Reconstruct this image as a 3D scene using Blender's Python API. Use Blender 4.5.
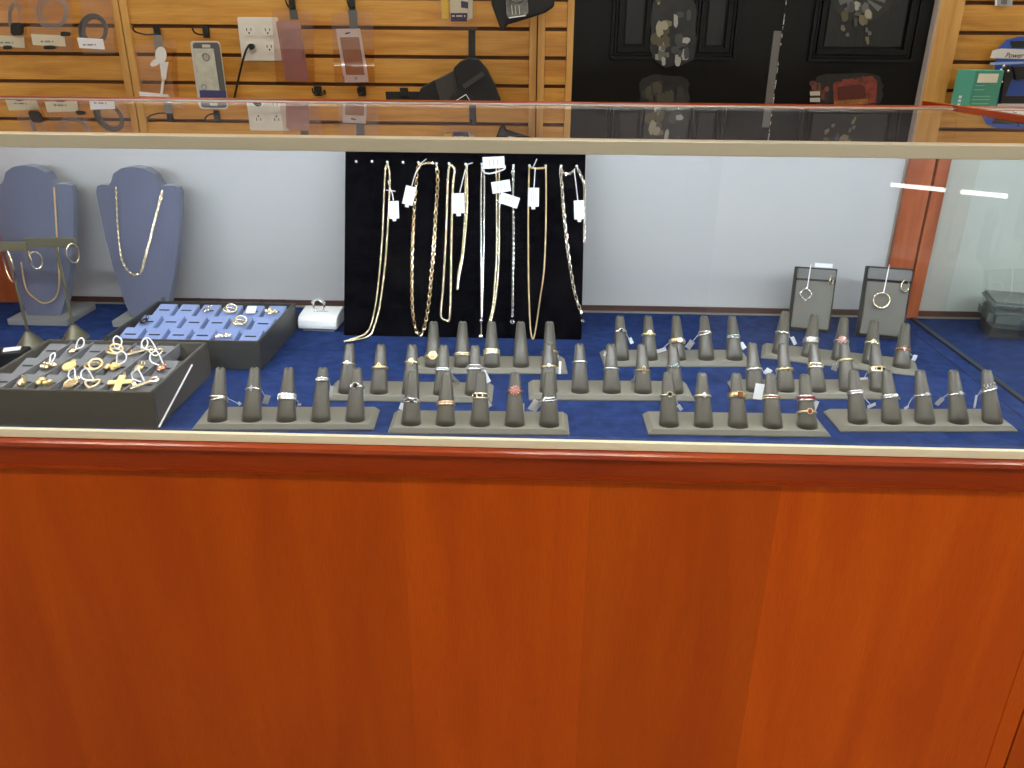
import bpy, bmesh, math, random
from mathutils import Vector, Matrix, Euler
random.seed(7)
PI = math.pi
for o in list(bpy.data.objects): bpy.data.objects.remove(o)
S = bpy.context.scene
COL = S.collection

# ------------------------------------------------------------------ camera
F, PITCH, YAW, ROLL = 796.45, 0.404492, -0.0289127, 0.0088511
CP = Vector((0, -0.8, 0.39764))
_cy, _sy = math.cos(YAW), math.sin(YAW)
CW = Vector((_sy*math.cos(PITCH), _cy*math.cos(PITCH), -math.sin(PITCH)))
_r = Vector((_cy, -_sy, 0)); _u = _r.cross(CW)
CR = math.cos(ROLL)*_r + math.sin(ROLL)*_u
CU = -math.sin(ROLL)*_r + math.cos(ROLL)*_u
cam = bpy.data.cameras.new('camera'); co = bpy.data.objects.new('camera', cam); COL.objects.link(co)
cam.sensor_width = 36; cam.sensor_fit = 'HORIZONTAL'; cam.lens = F/1024*36; cam.clip_start = .02
m = Matrix((CR, CU, -CW)).transposed().to_4x4(); m.translation = CP
co.matrix_world = m; S.camera = co
def P(x, y, z=None, Y=None, X=None):
    """point of the place seen at a photograph pixel, on a plane z=, Y= or X="""
    d = CW*F + CR*(x-512) - CU*(y-384)
    t = (z-CP.z)/d.z if z is not None else ((Y-CP.y)/d.y if Y is not None else (X-CP.x)/d.x)
    return CP + d*t

# ------------------------------------------------------------------ world, exposure, big lights
w = bpy.data.worlds.new('world'); S.world = w; w.use_nodes = True
w.node_tree.nodes['Background'].inputs[0].default_value = (.9, .95, 1, 1)
w.node_tree.nodes['Background'].inputs[1].default_value = .3
S.view_settings.view_transform = 'Standard'; S.view_settings.look = 'None'
S.view_settings.gamma = 1; S.view_settings.use_curve_mapping = False
S.view_settings.exposure = 1.12
CEIL_E = 12.0      # ceiling fixtures
LED_E = 74.0       # case light strip
OPP_E = 12.0       # opposite case tubes
FLOOR_Z, CEIL_Z = -.65, 2.05

# ------------------------------------------------------------------ materials
def mat(name, col=(.5,.5,.5), rough=.5, metal=0, spec=.5, emit=None, es=0, bump=0, bscale=200, var=0, vscale=30, stretch=(1,1,1), col2=None, coat=0, sheen=0):
    M = bpy.data.materials.new(name); M.use_nodes = True
    n = M.node_tree.nodes; l = M.node_tree.links; b = n['Principled BSDF']
    b.inputs['Base Color'].default_value = (*col, 1); b.inputs['Roughness'].default_value = rough
    b.inputs['Metallic'].default_value = metal; b.inputs['Specular IOR Level'].default_value = spec
    b.inputs['Coat Weight'].default_value = coat; b.inputs['Sheen Weight'].default_value = sheen
    if emit: b.inputs['Emission Color'].default_value = (*emit, 1); b.inputs['Emission Strength'].default_value = es
    if bump or var or col2:
        tc = n.new('ShaderNodeTexCoord'); mp = n.new('ShaderNodeMapping'); mp.inputs['Scale'].default_value = stretch
        l.new(tc.outputs['Object'], mp.inputs['Vector'])
    if bump:
        t = n.new('ShaderNodeTexNoise'); t.inputs['Scale'].default_value = bscale; t.inputs['Detail'].default_value = 4
        l.new(mp.outputs[0], t.inputs['Vector'])
        bp = n.new('ShaderNodeBump'); bp.inputs['Strength'].default_value = bump; bp.inputs['Distance'].default_value = .001
        l.new(t.outputs['Fac'], bp.inputs['Height']); l.new(bp.outputs[0], b.inputs['Normal'])
    if var or col2:
        t = n.new('ShaderNodeTexNoise'); t.inputs['Scale'].default_value = vscale; t.inputs['Detail'].default_value = 5
        l.new(mp.outputs[0], t.inputs['Vector'])
        r = n.new('ShaderNodeValToRGB'); e = r.color_ramp.elements
        e[0].position = .35; e[1].position = .65
        c2 = col2 or tuple(min(1, c*(1+var)) for c in col); c1 = col if col2 else tuple(c*(1-var) for c in col)
        e[0].color = (*c1, 1); e[1].color = (*c2, 1)
        l.new(t.outputs['Fac'], r.inputs[0]); l.new(r.outputs[0], b.inputs['Base Color'])
    return M

def wood(name, base, dark, light, axis='X', scale=9, rough=.35, coat=0, strips=None, spec=.5, gs=1):
    M = bpy.data.materials.new(name); M.use_nodes = True
    n = M.node_tree.nodes; l = M.node_tree.links; b = n['Principled BSDF']
    b.inputs['Roughness'].default_value = rough; b.inputs['Coat Weight'].default_value = coat; b.inputs['Coat Roughness'].default_value = .12
    b.inputs['Specular IOR Level'].default_value = spec
    tc = n.new('ShaderNodeTexCoord'); mp = n.new('ShaderNodeMapping')
    k = {'X': (1, 9, 9), 'Z': (9, 9, 1)}[axis]; mp.inputs['Scale'].default_value = k
    l.new(tc.outputs['Object'], mp.inputs['Vector'])
    t = n.new('ShaderNodeTexNoise'); t.inputs['Scale'].default_value = scale; t.inputs['Detail'].default_value = 6; t.inputs['Distortion'].default_value = .6
    l.new(mp.outputs[0], t.inputs['Vector'])
    r = n.new('ShaderNodeValToRGB'); e = r.color_ramp.elements; e[0].position = .3; e[1].position = .72
    e[0].color = (*dark, 1); e[1].color = (*light, 1); x = e.new(.5); x.color = (*base, 1)
    l.new(t.outputs['Fac'], r.inputs[0])
    # fine fibres
    mp2 = n.new('ShaderNodeMapping'); mp2.inputs['Scale'].default_value = tuple(q*q*gs for q in k)
    l.new(tc.outputs['Object'], mp2.inputs['Vector'])
    t2 = n.new('ShaderNodeTexNoise'); t2.inputs['Scale'].default_value = 14; t2.inputs['Detail'].default_value = 2
    l.new(mp2.outputs[0], t2.inputs['Vector'])
    mx = n.new('ShaderNodeMix'); mx.data_type = 'RGBA'; mx.blend_type = 'MULTIPLY'; mx.inputs[0].default_value = .38
    r2 = n.new('ShaderNodeValToRGB'); r2.color_ramp.elements[0].color = (.45,.42,.4,1); r2.color_ramp.elements[0].position = .3; r2.color_ramp.elements[1].position = .6
    l.new(t2.outputs['Fac'], r2.inputs[0]); l.new(r.outputs[0], mx.inputs[6]); l.new(r2.outputs[0], mx.inputs[7])
    last = mx.outputs[2]
    if strips:   # veneer leaves, each a slightly different tone
        sp = n.new('ShaderNodeSeparateXYZ'); l.new(tc.outputs['Object'], sp.inputs[0])
        d = n.new('ShaderNodeMath'); d.operation = 'DIVIDE'; d.inputs[1].default_value = strips; l.new(sp.outputs[0], d.inputs[0])
        fl = n.new('ShaderNodeMath'); fl.operation = 'FLOOR'; l.new(d.outputs[0], fl.inputs[0])
        wn = n.new('ShaderNodeTexWhiteNoise'); wn.noise_dimensions = '1D'; l.new(fl.outputs[0], wn.inputs['W'])
        r3 = n.new('ShaderNodeMapRange'); r3.inputs['To Min'].default_value = .84; r3.inputs['To Max'].default_value = 1.1
        l.new(wn.outputs['Value'], r3.inputs['Value'])
        vm = n.new('ShaderNodeVectorMath'); vm.operation = 'SCALE'; l.new(last, vm.inputs[0]); l.new(r3.outputs[0], vm.inputs['Scale'])
        last = vm.outputs[0]
    l.new(last, b.inputs['Base Color'])
    return M

def glass(name, tint=(1,1,1), f0=.08, haze=0.0, power=4.6):
    """clear sheet: transparent plus a mirror part that grows with the angle"""
    M = bpy.data.materials.new(name); M.use_nodes = True
    n = M.node_tree.nodes; l = M.node_tree.links; n.remove(n['Principled BSDF']); out = n['Material Output']
    tr = n.new('ShaderNodeBsdfTransparent'); tr.inputs[0].default_value = (*tint, 1)
    gl = n.new('ShaderNodeBsdfGlossy'); gl.inputs['Roughness'].default_value = 0; gl.inputs[0].default_value = (1,1,1,1)
    lw = n.new('ShaderNodeLayerWeight'); lw.inputs[0].default_value = .5
    pw = n.new('ShaderNodeMath'); pw.operation = 'POWER'; pw.inputs[1].default_value = power; l.new(lw.outputs['Facing'], pw.inputs[0])
    mr = n.new('ShaderNodeMapRange'); mr.inputs['To Min'].default_value = f0; mr.inputs['To Max'].default_value = .97; l.new(pw.outputs[0], mr.inputs['Value'])
    mx = n.new('ShaderNodeMixShader'); l.new(mr.outputs[0], mx.inputs[0]); l.new(tr.outputs[0], mx.inputs[1]); l.new(gl.outputs[0], mx.inputs[2])
    last = mx.outputs[0]
    if haze:     # wiped smears and finger marks on the pane
        df = n.new('ShaderNodeBsdfDiffuse'); df.inputs[0].default_value = (.8,.8,.8,1)
        tc = n.new('ShaderNodeTexCoord'); t = n.new('ShaderNodeTexNoise'); t.inputs['Scale'].default_value = 9; t.inputs['Detail'].default_value = 6; t.inputs['Distortion'].default_value = 3
        l.new(tc.outputs['Object'], t.inputs['Vector'])
        m2 = n.new('ShaderNodeMapRange'); m2.inputs['From Min'].default_value = .5; m2.inputs['From Max'].default_value = .75; m2.inputs['To Max'].default_value = haze; m2.inputs['To Min'].default_value = haze*.12
        l.new(t.outputs['Fac'], m2.inputs['Value'])
        m3 = n.new('ShaderNodeMixShader'); l.new(m2.outputs[0], m3.inputs[0]); l.new(last, m3.inputs[1]); l.new(df.outputs[0], m3.inputs[2]); last = m3.outputs[0]
    l.new(last, out.inputs['Surface'])
    return M
def clear(name, col=(1,1,1)):
    M = bpy.data.materials.new(name); M.use_nodes = True
    n = M.node_tree.nodes; l = M.node_tree.links; n.remove(n['Principled BSDF'])
    tr = n.new('ShaderNodeBsdfTransparent'); tr.inputs[0].default_value = (*col, 1); l.new(tr.outputs[0], n['Material Output'].inputs['Surface'])
    return M

CHERRY = wood('cherry_veneer', (.62,.090,.0010), (.55,.074,.0008), (.68,.110,.0016), 'Z', 2.2, .5, 0, strips=.205, spec=.22, gs=3.0)
CHERRYX = wood('cherry_moulding', (.36,.040,.0008), (.28,.026,.0005), (.43,.058,.0012), 'X', 3, .28, .22, spec=.28)
CHERRYP = wood('cherry_post', (.36,.085,.025), (.25,.05,.014), (.46,.13,.045), 'Z', 5, .3, .3)
OAK = wood('oak_slat', (.66,.32,.050), (.52,.22,.028), (.76,.40,.080), 'X', 4, .35, .15)
OAKZ = wood('oak_batten', (.68,.37,.095), (.56,.27,.055), (.78,.46,.13), 'Z', 4, .4, .1)
GROOVE = mat('groove_shadow_board', (.16,.07,.025), .7)
BLACKP = mat('black_door_paint', (.0040,.0042,.0032), .32, bump=.5, bscale=40, stretch=(9,9,1), spec=.25)
SMOKE = mat('grey_strip', (.16,.155,.14), .5)
CHIP = mat('chipped_paint', (.75,.74,.7), .7)
VINYL = mat('floor_vinyl', (.33,.31,.24), .35, var=.08, vscale=2)
WHITEW = mat('wall_paint', (.68,.68,.64), .7)
CEILM = mat('ceiling_tile', (.75,.75,.72), .8, bump=.2)
LIGHTM = mat('ceiling_diffuser', (.9,.9,.9), .5, emit=(1,.96,.9), es=CEIL_E)
LEDM = mat('led_strip', (.9,.9,.9), .5, emit=(.80,.90,1), es=LED_E)
OPPM = mat('opposite_tube', (.9,.9,.9), .5, emit=(1,.97,.92), es=OPP_E)
GOLDRAIL = mat('champagne_aluminium', (.64,.585,.44), .42, .35, bump=.08, bscale=60, stretch=(1,30,30))
CREAMRAIL = mat('cream_aluminium', (.97,.91,.66), .42, .1)
ALU = mat('aluminium', (.50,.48,.42), .4, .7)
FROST = mat('frosted_sliding_door', (.47,.47,.475), .42, spec=.45)
BROWNR = mat('dark_brown_rail', (.075,.035,.028), .4)
DECK = mat('blue_deck_fabric', (.008,.023,.088), .9, bump=.6, bscale=700, col2=(.017,.039,.150), vscale=60, spec=.12)
VELVET = mat('black_velvet', (.0022,.0022,.0035), .95, bump=.3, bscale=900, var=.6, vscale=90, spec=.02)
LEATHER = mat('charcoal_leatherette', (.092,.083,.066), .30, bump=.12, bscale=700, spec=.4)
LEATHER2 = mat('charcoal_base', (.20,.187,.150), .55, bump=.15, bscale=700, spec=.4)
BUST = mat('slate_bust_fabric', (.090,.100,.155), .75, bump=.2, bscale=900, sheen=.3)
BUSTG = mat('grey_bust_base', (.22,.22,.215), .6)
OLIVE = mat('olive_grey_metal', (.13,.12,.075), .4, .3)
TRAYK = mat('black_tray', (.045,.043,.038), .45, bump=.15, bscale=500)
TRAYF = mat('dark_taupe_tray', (.085,.078,.064), .5, bump=.15, bscale=500)
PADB = mat('light_blue_foam', (.19,.26,.50), .85, bump=.2, bscale=800, sheen=.2)
PADG = mat('grey_foam', (.16,.16,.165), .85, bump=.2, bscale=800)
SLOT = mat('pad_slot', (.01,.01,.015), .9)
WHITEL = mat('white_leatherette', (.80,.81,.82), .4)
GOLD = mat('gold', (1,.80,.46), .28, 1)
GOLDS = mat('satin_gold', (.95,.72,.34), .45, 1)
PGOLD = mat('pale_gold', (1,.90,.66), .25, 1)
SILVER = mat('silver', (.93,.91,.88), .2, 1)
ROSE = mat('rose_gold', (.95,.50,.34), .25, 1)
DIA = mat('clear_stone', (.86,.88,.9), .06, .55, 1.0)
PEARL = mat('pearl', (.86,.85,.82), .2, coat=.6)
BLK = mat('black_stone', (.01,.01,.012), .08, coat=1)
RED = mat('red_stone', (.42,.02,.05), .12, coat=.6)
PINK = mat('pink_stone', (.55,.17,.14), .15, coat=.6, col2=(.85,.5,.45), vscale=900)
AMBER = mat('amber_stone', (.26,.07,.02), .1, coat=.8)
GREEN = mat('pale_green_stone', (.30,.45,.42), .12, coat=.6)
PAPER = mat('tag_paper', (.84,.86,.90), .6)
PAPERY = mat('cream_label', (.66,.60,.45), .6)
INK = mat('grey_ink', (.16,.15,.15), .7)
STRING = mat('white_string', (.82,.82,.84), .7)
PLASTK = mat('black_plastic', (.012,.012,.012), .35)
PLASTW = mat('white_plastic', (.80,.79,.77), .35)
IVORY = mat('ivory_outlet_plate', (.74,.71,.62), .35)
IVORYD = mat('ivory_socket', (.78,.75,.67), .3)
BAG = glass('clear_bag', (.95,.89,.88), .06)
BAG2 = glass('clear_blister', (.97,.94,.92), .03)
CLOTHK = mat('black_nylon', (.012,.012,.013), .75, bump=.4, bscale=300)
CLOTHG = mat('grey_nylon', (.05,.048,.042), .8, bump=.3, bscale=300)
ROSECASE = mat('rose_metallic_case', (.46,.26,.24), .4, .2)
ROSECASE2 = mat('rose_case_trim', (.72,.45,.42), .25, .3)
CASEW = mat('frosted_phone_back', (.55,.55,.45), .4, var=.12, vscale=60)
CASEG = mat('grey_case_bumper', (.11,.11,.11), .4)
CASEC = mat('clear_case_edge', (.62,.60,.55), .2)
NAVY = mat('navy_label', (.05,.055,.17), .5)
YEL = mat('yellow_pack', (.80,.58,.05), .4)
NAVYD = mat('deep_blue_print', (.02,.015,.10), .5)
CREAMP = mat('cream_print', (.75,.74,.60), .5)
BLUEP = mat('blue_card', (.03,.09,.42), .4)
TEAL = mat('teal_carton', (.09,.40,.29), .5)
TEALD = mat('teal_carton_front', (.06,.30,.215), .5)
TEALL = mat('teal_pale_print', (.22,.52,.42), .5)
CHROME = mat('chrome', (.8,.8,.8), .12, 1)
CABLEG = mat('grey_cable', (.10,.11,.12), .35)
CABLEL = mat('pale_cable', (.35,.37,.38), .35)
TANB = mat('tan_sticker', (.30,.27,.17), .5, var=.5, vscale=25)
GREYS = mat('grey_sticker', (.22,.22,.20), .45, var=.5, vscale=40)
DKST = mat('dark_sticker', (.014,.015,.013), .4, var=.3, vscale=30)
BRICK = mat('brick_red_sticker', (.20,.035,.02), .45, var=.35, vscale=60)
OCHRE = mat('ochre_sticker', (.28,.11,.02), .45, var=.35, vscale=60)
CLIPST = clear('hidden_face')
GL_FRONT = glass('front_glass', (.985,.99,.985), .040, .012)
GL_TOP = glass('top_glass', (.84,.87,.82), .08, .004, 2.3)
GL_SIDE = glass('side_glass', (.94,.97,.96), .09, .01)
GLEDGE = mat('glass_edge', (.20,.36,.30), .15, coat=.5)
SHELFK = mat('dark_shelf_wood', (.035,.022,.014), .6)
CHAIRK = mat('chair_black', (.02,.02,.022), .5)
CASEDK = mat('opposite_case_wood', (.22,.17,.13), .5)

# ------------------------------------------------------------------ mesh helpers
class MB:
    def __init__(s): s.v = []; s.f = []
    def add(s, vs, fs):
        o = len(s.v); s.v += [Vector(v) for v in vs]; s.f += [tuple(i+o for i in f) for f in fs]; return s
    def box(s, c, size, rot=None, bev=0):
        c = Vector(c); x, y, z = (q/2 for q in size)
        if bev:
            bm = bmesh.new(); bmesh.ops.create_cube(bm, size=1)
            for v in bm.verts: v.co = Vector((v.co.x*2*x, v.co.y*2*y, v.co.z*2*z))
            bmesh.ops.bevel(bm, geom=bm.edges[:], offset=bev, segments=2, affect='EDGES')
            vs = [v.co.copy() for v in bm.verts]; bm.verts.index_update(); fs = [tuple(v.index for v in f.verts) for f in bm.faces]; bm.free()
        else:
            vs = [Vector((a*x, b*y, d*z)) for a in (-1,1) for b in (-1,1) for d in (-1,1)]
            fs = [(0,1,3,2),(4,6,7,5),(0,4,5,1),(2,3,7,6),(0,2,6,4),(1,5,7,3)]
        if rot is not None:
            R = rot if isinstance(rot, Matrix) else Euler(rot).to_matrix()
            vs = [R @ v for v in vs]
        return s.add([v+c for v in vs], fs)
    def b2(s, x0, x1, y0, y1, z0, z1, bev=0): return s.box(((x0+x1)/2,(y0+y1)/2,(z0+z1)/2), (abs(x1-x0),abs(y1-y0),abs(z1-z0)), bev=bev)
    def cone(s, p0, p1, r0, r1, n=12, sq=1.0, caps=True):
        p0, p1 = Vector(p0), Vector(p1); d = (p1-p0).normalized()
        a = d.cross(Vector((0,0,1)) if abs(d.z) < .95 else Vector((1,0,0))).normalized(); b = d.cross(a)
        vs = []
        for p, r in ((p0, r0), (p1, r1)):
            for i in range(n): t = 2*PI*i/n; vs.append(p + a*math.cos(t)*r + b*math.sin(t)*r*sq)
        fs = [(i, (i+1) % n, n+(i+1) % n, n+i) for i in range(n)]
        if caps: fs += [tuple(reversed(range(n))), tuple(range(n, 2*n))]
        return s.add(vs, fs)
    def tube(s, pts, r, n=6, closed=False):
        pts = [Vector(p) for p in pts]; k = len(pts); vs = []; fs = []; a = None
        for i, p in enumerate(pts):
            d = (pts[(i+1) % k]-pts[i-1]) if closed else (pts[min(i+1,k-1)]-pts[max(i-1,0)])
            d = d.normalized() if d.length > 1e-9 else Vector((0,0,1))
            if a is None: a = d.cross(Vector((.3,1,.2))).normalized()
            a = (a - d*a.dot(d)).normalized(); b = d.cross(a); rr = r[i] if isinstance(r, (list,tuple)) else r
            for j in range(n): t = 2*PI*j/n; vs.append(p+a*math.cos(t)*rr+b*math.sin(t)*rr)
        for i in range(k if closed else k-1):
            i2 = (i+1) % k
            for j in range(n): fs.append((i*n+j, i*n+(j+1) % n, i2*n+(j+1) % n, i2*n+j))
        if not closed: fs += [tuple(reversed(range(n))), tuple(range((k-1)*n, k*n))]
        return s.add(vs, fs)
    def torus(s, c, nrm, R, r, n=20, m=6, R2=None, up=None):
        c = Vector(c); nrm = Vector(nrm).normalized()
        a = Vector(up).normalized() if up is not None else nrm.cross(Vector((.12,.3,1))).normalized()
        b = nrm.cross(a).normalized(); R2 = R2 or R
        return s.tube([c+a*math.cos(2*PI*i/n)*R+b*math.sin(2*PI*i/n)*R2 for i in range(n)], r, m, True)
    def ball(s, c, r, sc=(1,1,1), n=8, m=6):
        c = Vector(c); vs = [c+Vector((0,0,r*sc[2]))]; fs = []
        for i in range(1, m):
            th = PI*i/m
            for j in range(n): ph = 2*PI*j/n; vs.append(c+Vector((math.sin(th)*math.cos(ph)*r*sc[0], math.sin(th)*math.sin(ph)*r*sc[1], math.cos(th)*r*sc[2])))
        vs.append(c-Vector((0,0,r*sc[2]))); L = len(vs)-1
        for j in range(n): fs.append((0, 1+j, 1+(j+1) % n)); fs.append((L, L-n+(j+1) % n, L-n+j))
        for i in range(m-2):
            for j in range(n): a = 1+i*n+j; b = 1+i*n+(j+1) % n; fs.append((a, a+n, b+n, b))
        return s.add(vs, fs)
    def prism(s, poly, fn, t0, t1):
        """poly of (u,v); fn(u,v,t) -> point; extruded t0..t1"""
        k = len(poly); vs = [fn(u, v, t0) for u, v in poly]+[fn(u, v, t1) for u, v in poly]
        return s.add(vs, [tuple(range(k)), tuple(reversed(range(k, 2*k)))]+[(i, k+i, k+(i+1) % k, (i+1) % k) for i in range(k)])
    def build(s, name, m, parent=None, world=True, smooth=False, bevel=0):
        me = bpy.data.meshes.new(name)
        vs = s.v
        if parent is not None and world:
            inv = MW(parent).inverted(); vs = [inv @ v for v in vs]
        me.from_pydata([tuple(v) for v in vs], [], s.f)
        bm = bmesh.new(); bm.from_mesh(me); bmesh.ops.recalc_face_normals(bm, faces=bm.faces[:]); bm.to_mesh(me); bm.free()
        me.materials.append(m)
        if smooth: me.shade_smooth()
        o = bpy.data.objects.new(name, me); COL.objects.link(o)
        if parent is not None: o.parent = parent
        if bevel:
            b = o.modifiers.new('bevel', 'BEVEL'); b.width = bevel; b.segments = 2; b.limit_method = 'ANGLE'
        return o
def MW(o):
    m = Matrix.LocRotScale(o.location, o.rotation_euler, o.scale)
    return MW(o.parent) @ m if o.parent else m
def tag(o, label, cat, group=None, kind=None):
    o['label'] = label; o['category'] = cat
    if group: o['group'] = group
    if kind: o['kind'] = kind
    return o
def thing(name, label, cat, loc=(0,0,0), rot=(0,0,0), group=None):
    o = bpy.data.objects.new(name, None); COL.objects.link(o); o.location = loc; o.rotation_euler = rot
    o.empty_display_size = .02
    return tag(o, label, cat, group)
def struct(o): o['kind'] = 'structure'; return o
def copy_tree(o, parent=None):
    c = o.copy(); COL.objects.link(c); c.parent = parent
    for ch in list(o.children): copy_tree(ch, c)
    return c
def smoothpath(pts, step):
    """Catmull-Rom through points, resampled evenly"""
    pts = [Vector(p) for p in pts]; q = [pts[0]*2-pts[1]]+pts+[pts[-1]*2-pts[-2]]; fine = []
    for i in range(1, len(q)-2):
        for k in range(24):
            t = k/24; a, b, c, d = q[i-1], q[i], q[i+1], q[i+2]
            fine.append(.5*((2*b)+(c-a)*t+(2*a-5*b+4*c-d)*t*t+(3*b-a-3*c+d)*t**3))
    fine.append(pts[-1]); out = [fine[0]]; acc = 0
    for a, b in zip(fine, fine[1:]):
        L = (b-a).length
        while L > 0 and acc+L >= step:
            f = (step-acc)/L; a = a+(b-a)*f; out.append(a.copy()); L = (b-a).length; acc = 0
        acc += L
    return out
def chain(mb, pts, L, W, r, n=8, m=4, alt=True):
    P_ = smoothpath(pts, L*.74)
    for i in range(len(P_)-1):
        d = (P_[i+1]-P_[i]).normalized(); a = d.cross(Vector((0,-1,.2))).normalized()
        an = (.35 if i % 2 else 1.25) if alt else .3
        nr = Matrix.Rotation(an, 3, d) @ a.cross(d)
        mb.torus((P_[i]+P_[i+1])/2, nr, L/2, r, n, m, W/2, up=d)
def rope(mb, pts, R, r, pitch, n=4):
    P_ = smoothpath(pts, pitch/6)
    for ph in (0, PI):
        out = []
        for i, p in enumerate(P_):
            d = (P_[min(i+1,len(P_)-1)]-P_[max(i-1,0)]).normalized(); a = d.cross(Vector((0,-1,.2))).normalized(); b = d.cross(a)
            t = 2*PI*i/6+ph; out.append(p+(a*math.cos(t)+b*math.sin(t))*R)
        mb.tube(out, r, n)

# ------------------------------------------------------------------ room shell
WY = 1.40
XL, XR, YB = -2.6, 3.4, -4.2
struct(MB().b2(XL, XR, YB, WY+.1, FLOOR_Z-.05, FLOOR_Z).build('floor', VINYL))
struct(MB().b2(XL, XR, YB, WY+.1, CEIL_Z, CEIL_Z+.05).build('ceiling', CEILM))
struct(MB().b2(XL-.1, XL, YB, WY+.1, FLOOR_Z, CEIL_Z).build('wall_left', WHITEW))
struct(MB().b2(XR, XR+.1, YB, WY+.1, FLOOR_Z, CEIL_Z).build('wall_right', WHITEW))
struct(MB().b2(XL, XR, YB-.1, YB, FLOOR_Z, CEIL_Z).build('wall_front', WHITEW))
struct(MB().b2(XL, XR, WY+.02, WY+.12, FLOOR_Z, CEIL_Z).build('wall_back', WHITEW))
i = 0
for x in (-1.6, .2, 2.0):
    for y in (-3.2, -1.55, .95):
        t = thing('ceiling_light', 'recessed fluorescent ceiling fixture over the shop floor', 'ceiling light', (x, y, CEIL_Z), group='recessed ceiling fixtures')
        MB().b2(x-.3, x+.3, y-.16, y+.16, CEIL_Z-.012, CEIL_Z-.002).build('diffuser', LIGHTM, t)
        fr = MB()
        fr.b2(x-.32, x+.32, y-.18, y-.16, CEIL_Z-.02, CEIL_Z); fr.b2(x-.32, x+.32, y+.16, y+.18, CEIL_Z-.02, CEIL_Z)
        fr.b2(x-.32, x-.3, y-.18, y+.18, CEIL_Z-.02, CEIL_Z); fr.b2(x+.3, x+.32, y-.18, y+.18, CEIL_Z-.02, CEIL_Z)
        fr.build('fixture_frame', ALU, t)

# slat wall: boards with grooves
gz = P(240, 83.4, Y=WY).z; gs = (P(240, 26.8, Y=WY).z-gz)/2
bL0 = P(111, 0, Y=WY).x; bL1 = P(126.5, 0, Y=WY).x
bM0 = P(529.5, 40, Y=WY).x; bM1 = P(545, 40, Y=WY).x
tE0 = P(566.5, 50, Y=WY).x; tE1 = P(573, 50, Y=WY).x
pR0 = P(941, 0, Y=WY-.02).x; pR1 = P(966, 0, Y=WY-.02).x
gzr = P(985, 62.5, Y=WY).z
def slat_panel(x0, x1, z0):
    b = MB(); k0 = int((FLOOR_Z-z0)/gs)-1
    for k in range(k0, int((CEIL_Z-z0)/gs)+1):
        a = max(FLOOR_Z, z0+k*gs+.0045); c = min(CEIL_Z, z0+(k+1)*gs-.0045)
        if c > a: b.b2(x0, x1, WY, WY+.018, a, c)
    return struct(b.build('wall_back_slats', OAK, bevel=.0012))
struct(MB().b2(XL, tE1, WY+.012, WY+.0199, FLOOR_Z, CEIL_Z).build('wall_back_board', GROOVE))
struct(MB().b2(pR0, XR, WY+.012, WY+.0199, FLOOR_Z, CEIL_Z).build('wall_back_board', GROOVE))
slat_panel(XL, bL0, P(60, 81.6, Y=WY).z); slat_panel(bL1, bM0, gz); slat_panel(bM1, tE0, gz); slat_panel(pR1, XR, gzr)
mL = (bL0+bL1)/2; mM = (bM0+bM1)/2
n_ = 0
for x0, x1 in ((bL0, mL-.0015), (mL+.0015, bL1), (bM0, mM-.0015), (mM+.0015, bM1), (tE0, tE1)):
    n_ += 1; struct(MB().b2(x0, x1, WY-.006, WY+.018, FLOOR_Z, CEIL_Z).build('trim_%d' % n_, OAKZ, bevel=.001))
struct(MB().b2(pR0, pR1, WY-.02, WY+.018, FLOOR_Z, CEIL_Z).build('trim_6', OAKZ, bevel=.0015))
struct(MB().b2(pR0-.004, pR0-.0003, WY-.022, WY+.018, FLOOR_Z, CEIL_Z).build('trim_7', mat('lilac_edge_trim', (.42,.36,.32), .5)))
# black panelled doors
def door(n, x0, x1, fields, zb, ztop):
    BF = bpy.data.materials.get('black_panel_field') or mat('black_panel_field', (.014,.0145,.013), .4, bump=.8, bscale=14, stretch=(12,1,1.2), spec=.4)
    d = struct(MB().b2(x0, x1, WY+.004, WY+.0195, FLOOR_Z, CEIL_Z-.3).build('door_%d' % n, BLACKP))
    for (a, b) in fields:
        fr = MB()
        for q, (o1, o2, y0) in enumerate(((0, .008, -.007), (.010, .016, -.003), (.018, .030, -.0075))):
            X0, X1, Z0, Z1 = a+o1, b-o1, zb+o1, ztop-o1; wd = o2-o1
            fr.b2(X0, X1, WY+y0, WY+.004, Z0, Z0+wd); fr.b2(X0, X1, WY+y0, WY+.004, Z1-wd, Z1)
            fr.b2(X0, X0+wd, WY+y0, WY+.004, Z0+wd, Z1-wd); fr.b2(X1-wd, X1, WY+y0, WY+.004, Z0+wd, Z1-wd)
        o = fr.build('panel_moulding', BLACKP, d, bevel=.001)
        MB().b2(a+.036, b-.036, WY-.001, WY+.004, zb+.036, ztop-.036)  .build('raised_panel', BF, d, bevel=.0008)
    return d
d1 = P(774, 60, Y=WY).x; d2 = P(778, 60, Y=WY).x
za = P(660, 60, Y=WY).z; zb2 = P(860, 62.5, Y=WY).z
fx = lambda px, py=58: P(px, py, Y=WY).x
D1 = door(1, tE1, fx(771), [(fx(609.5), fx(655)), (fx(690), fx(735))], za, za+.55)
D2 = door(2, fx(779), pR0-.004, [(fx(807, 62), fx(912, 62))], zb2, zb2+.55)
struct(MB().b2(fx(771)+.0005, fx(779)-.0005, WY+.006, WY+.0195, FLOOR_Z, P(775, 31, Y=WY).z).build('trim_8', SMOKE))
struct(MB().b2(fx(771)+.0005, fx(779)-.0005, WY+.0065, WY+.0195, P(775, 31, Y=WY).z+.0005, CEIL_Z-.3).build('trim_9', BLACKP))
ch = MB(); z = FLOOR_Z
ex = fx(779)
for k in range(110):
    if random.random() < .35: continue
    z0 = .15+k*.0045+random.random()*.003; ch.b2(ex, ex+.0007+random.random()*.0014, WY+.0025, WY+.0042, z0, z0+.003+random.random()*.004)
ch.build('chipped_edge', CHIP, D2)

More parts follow.
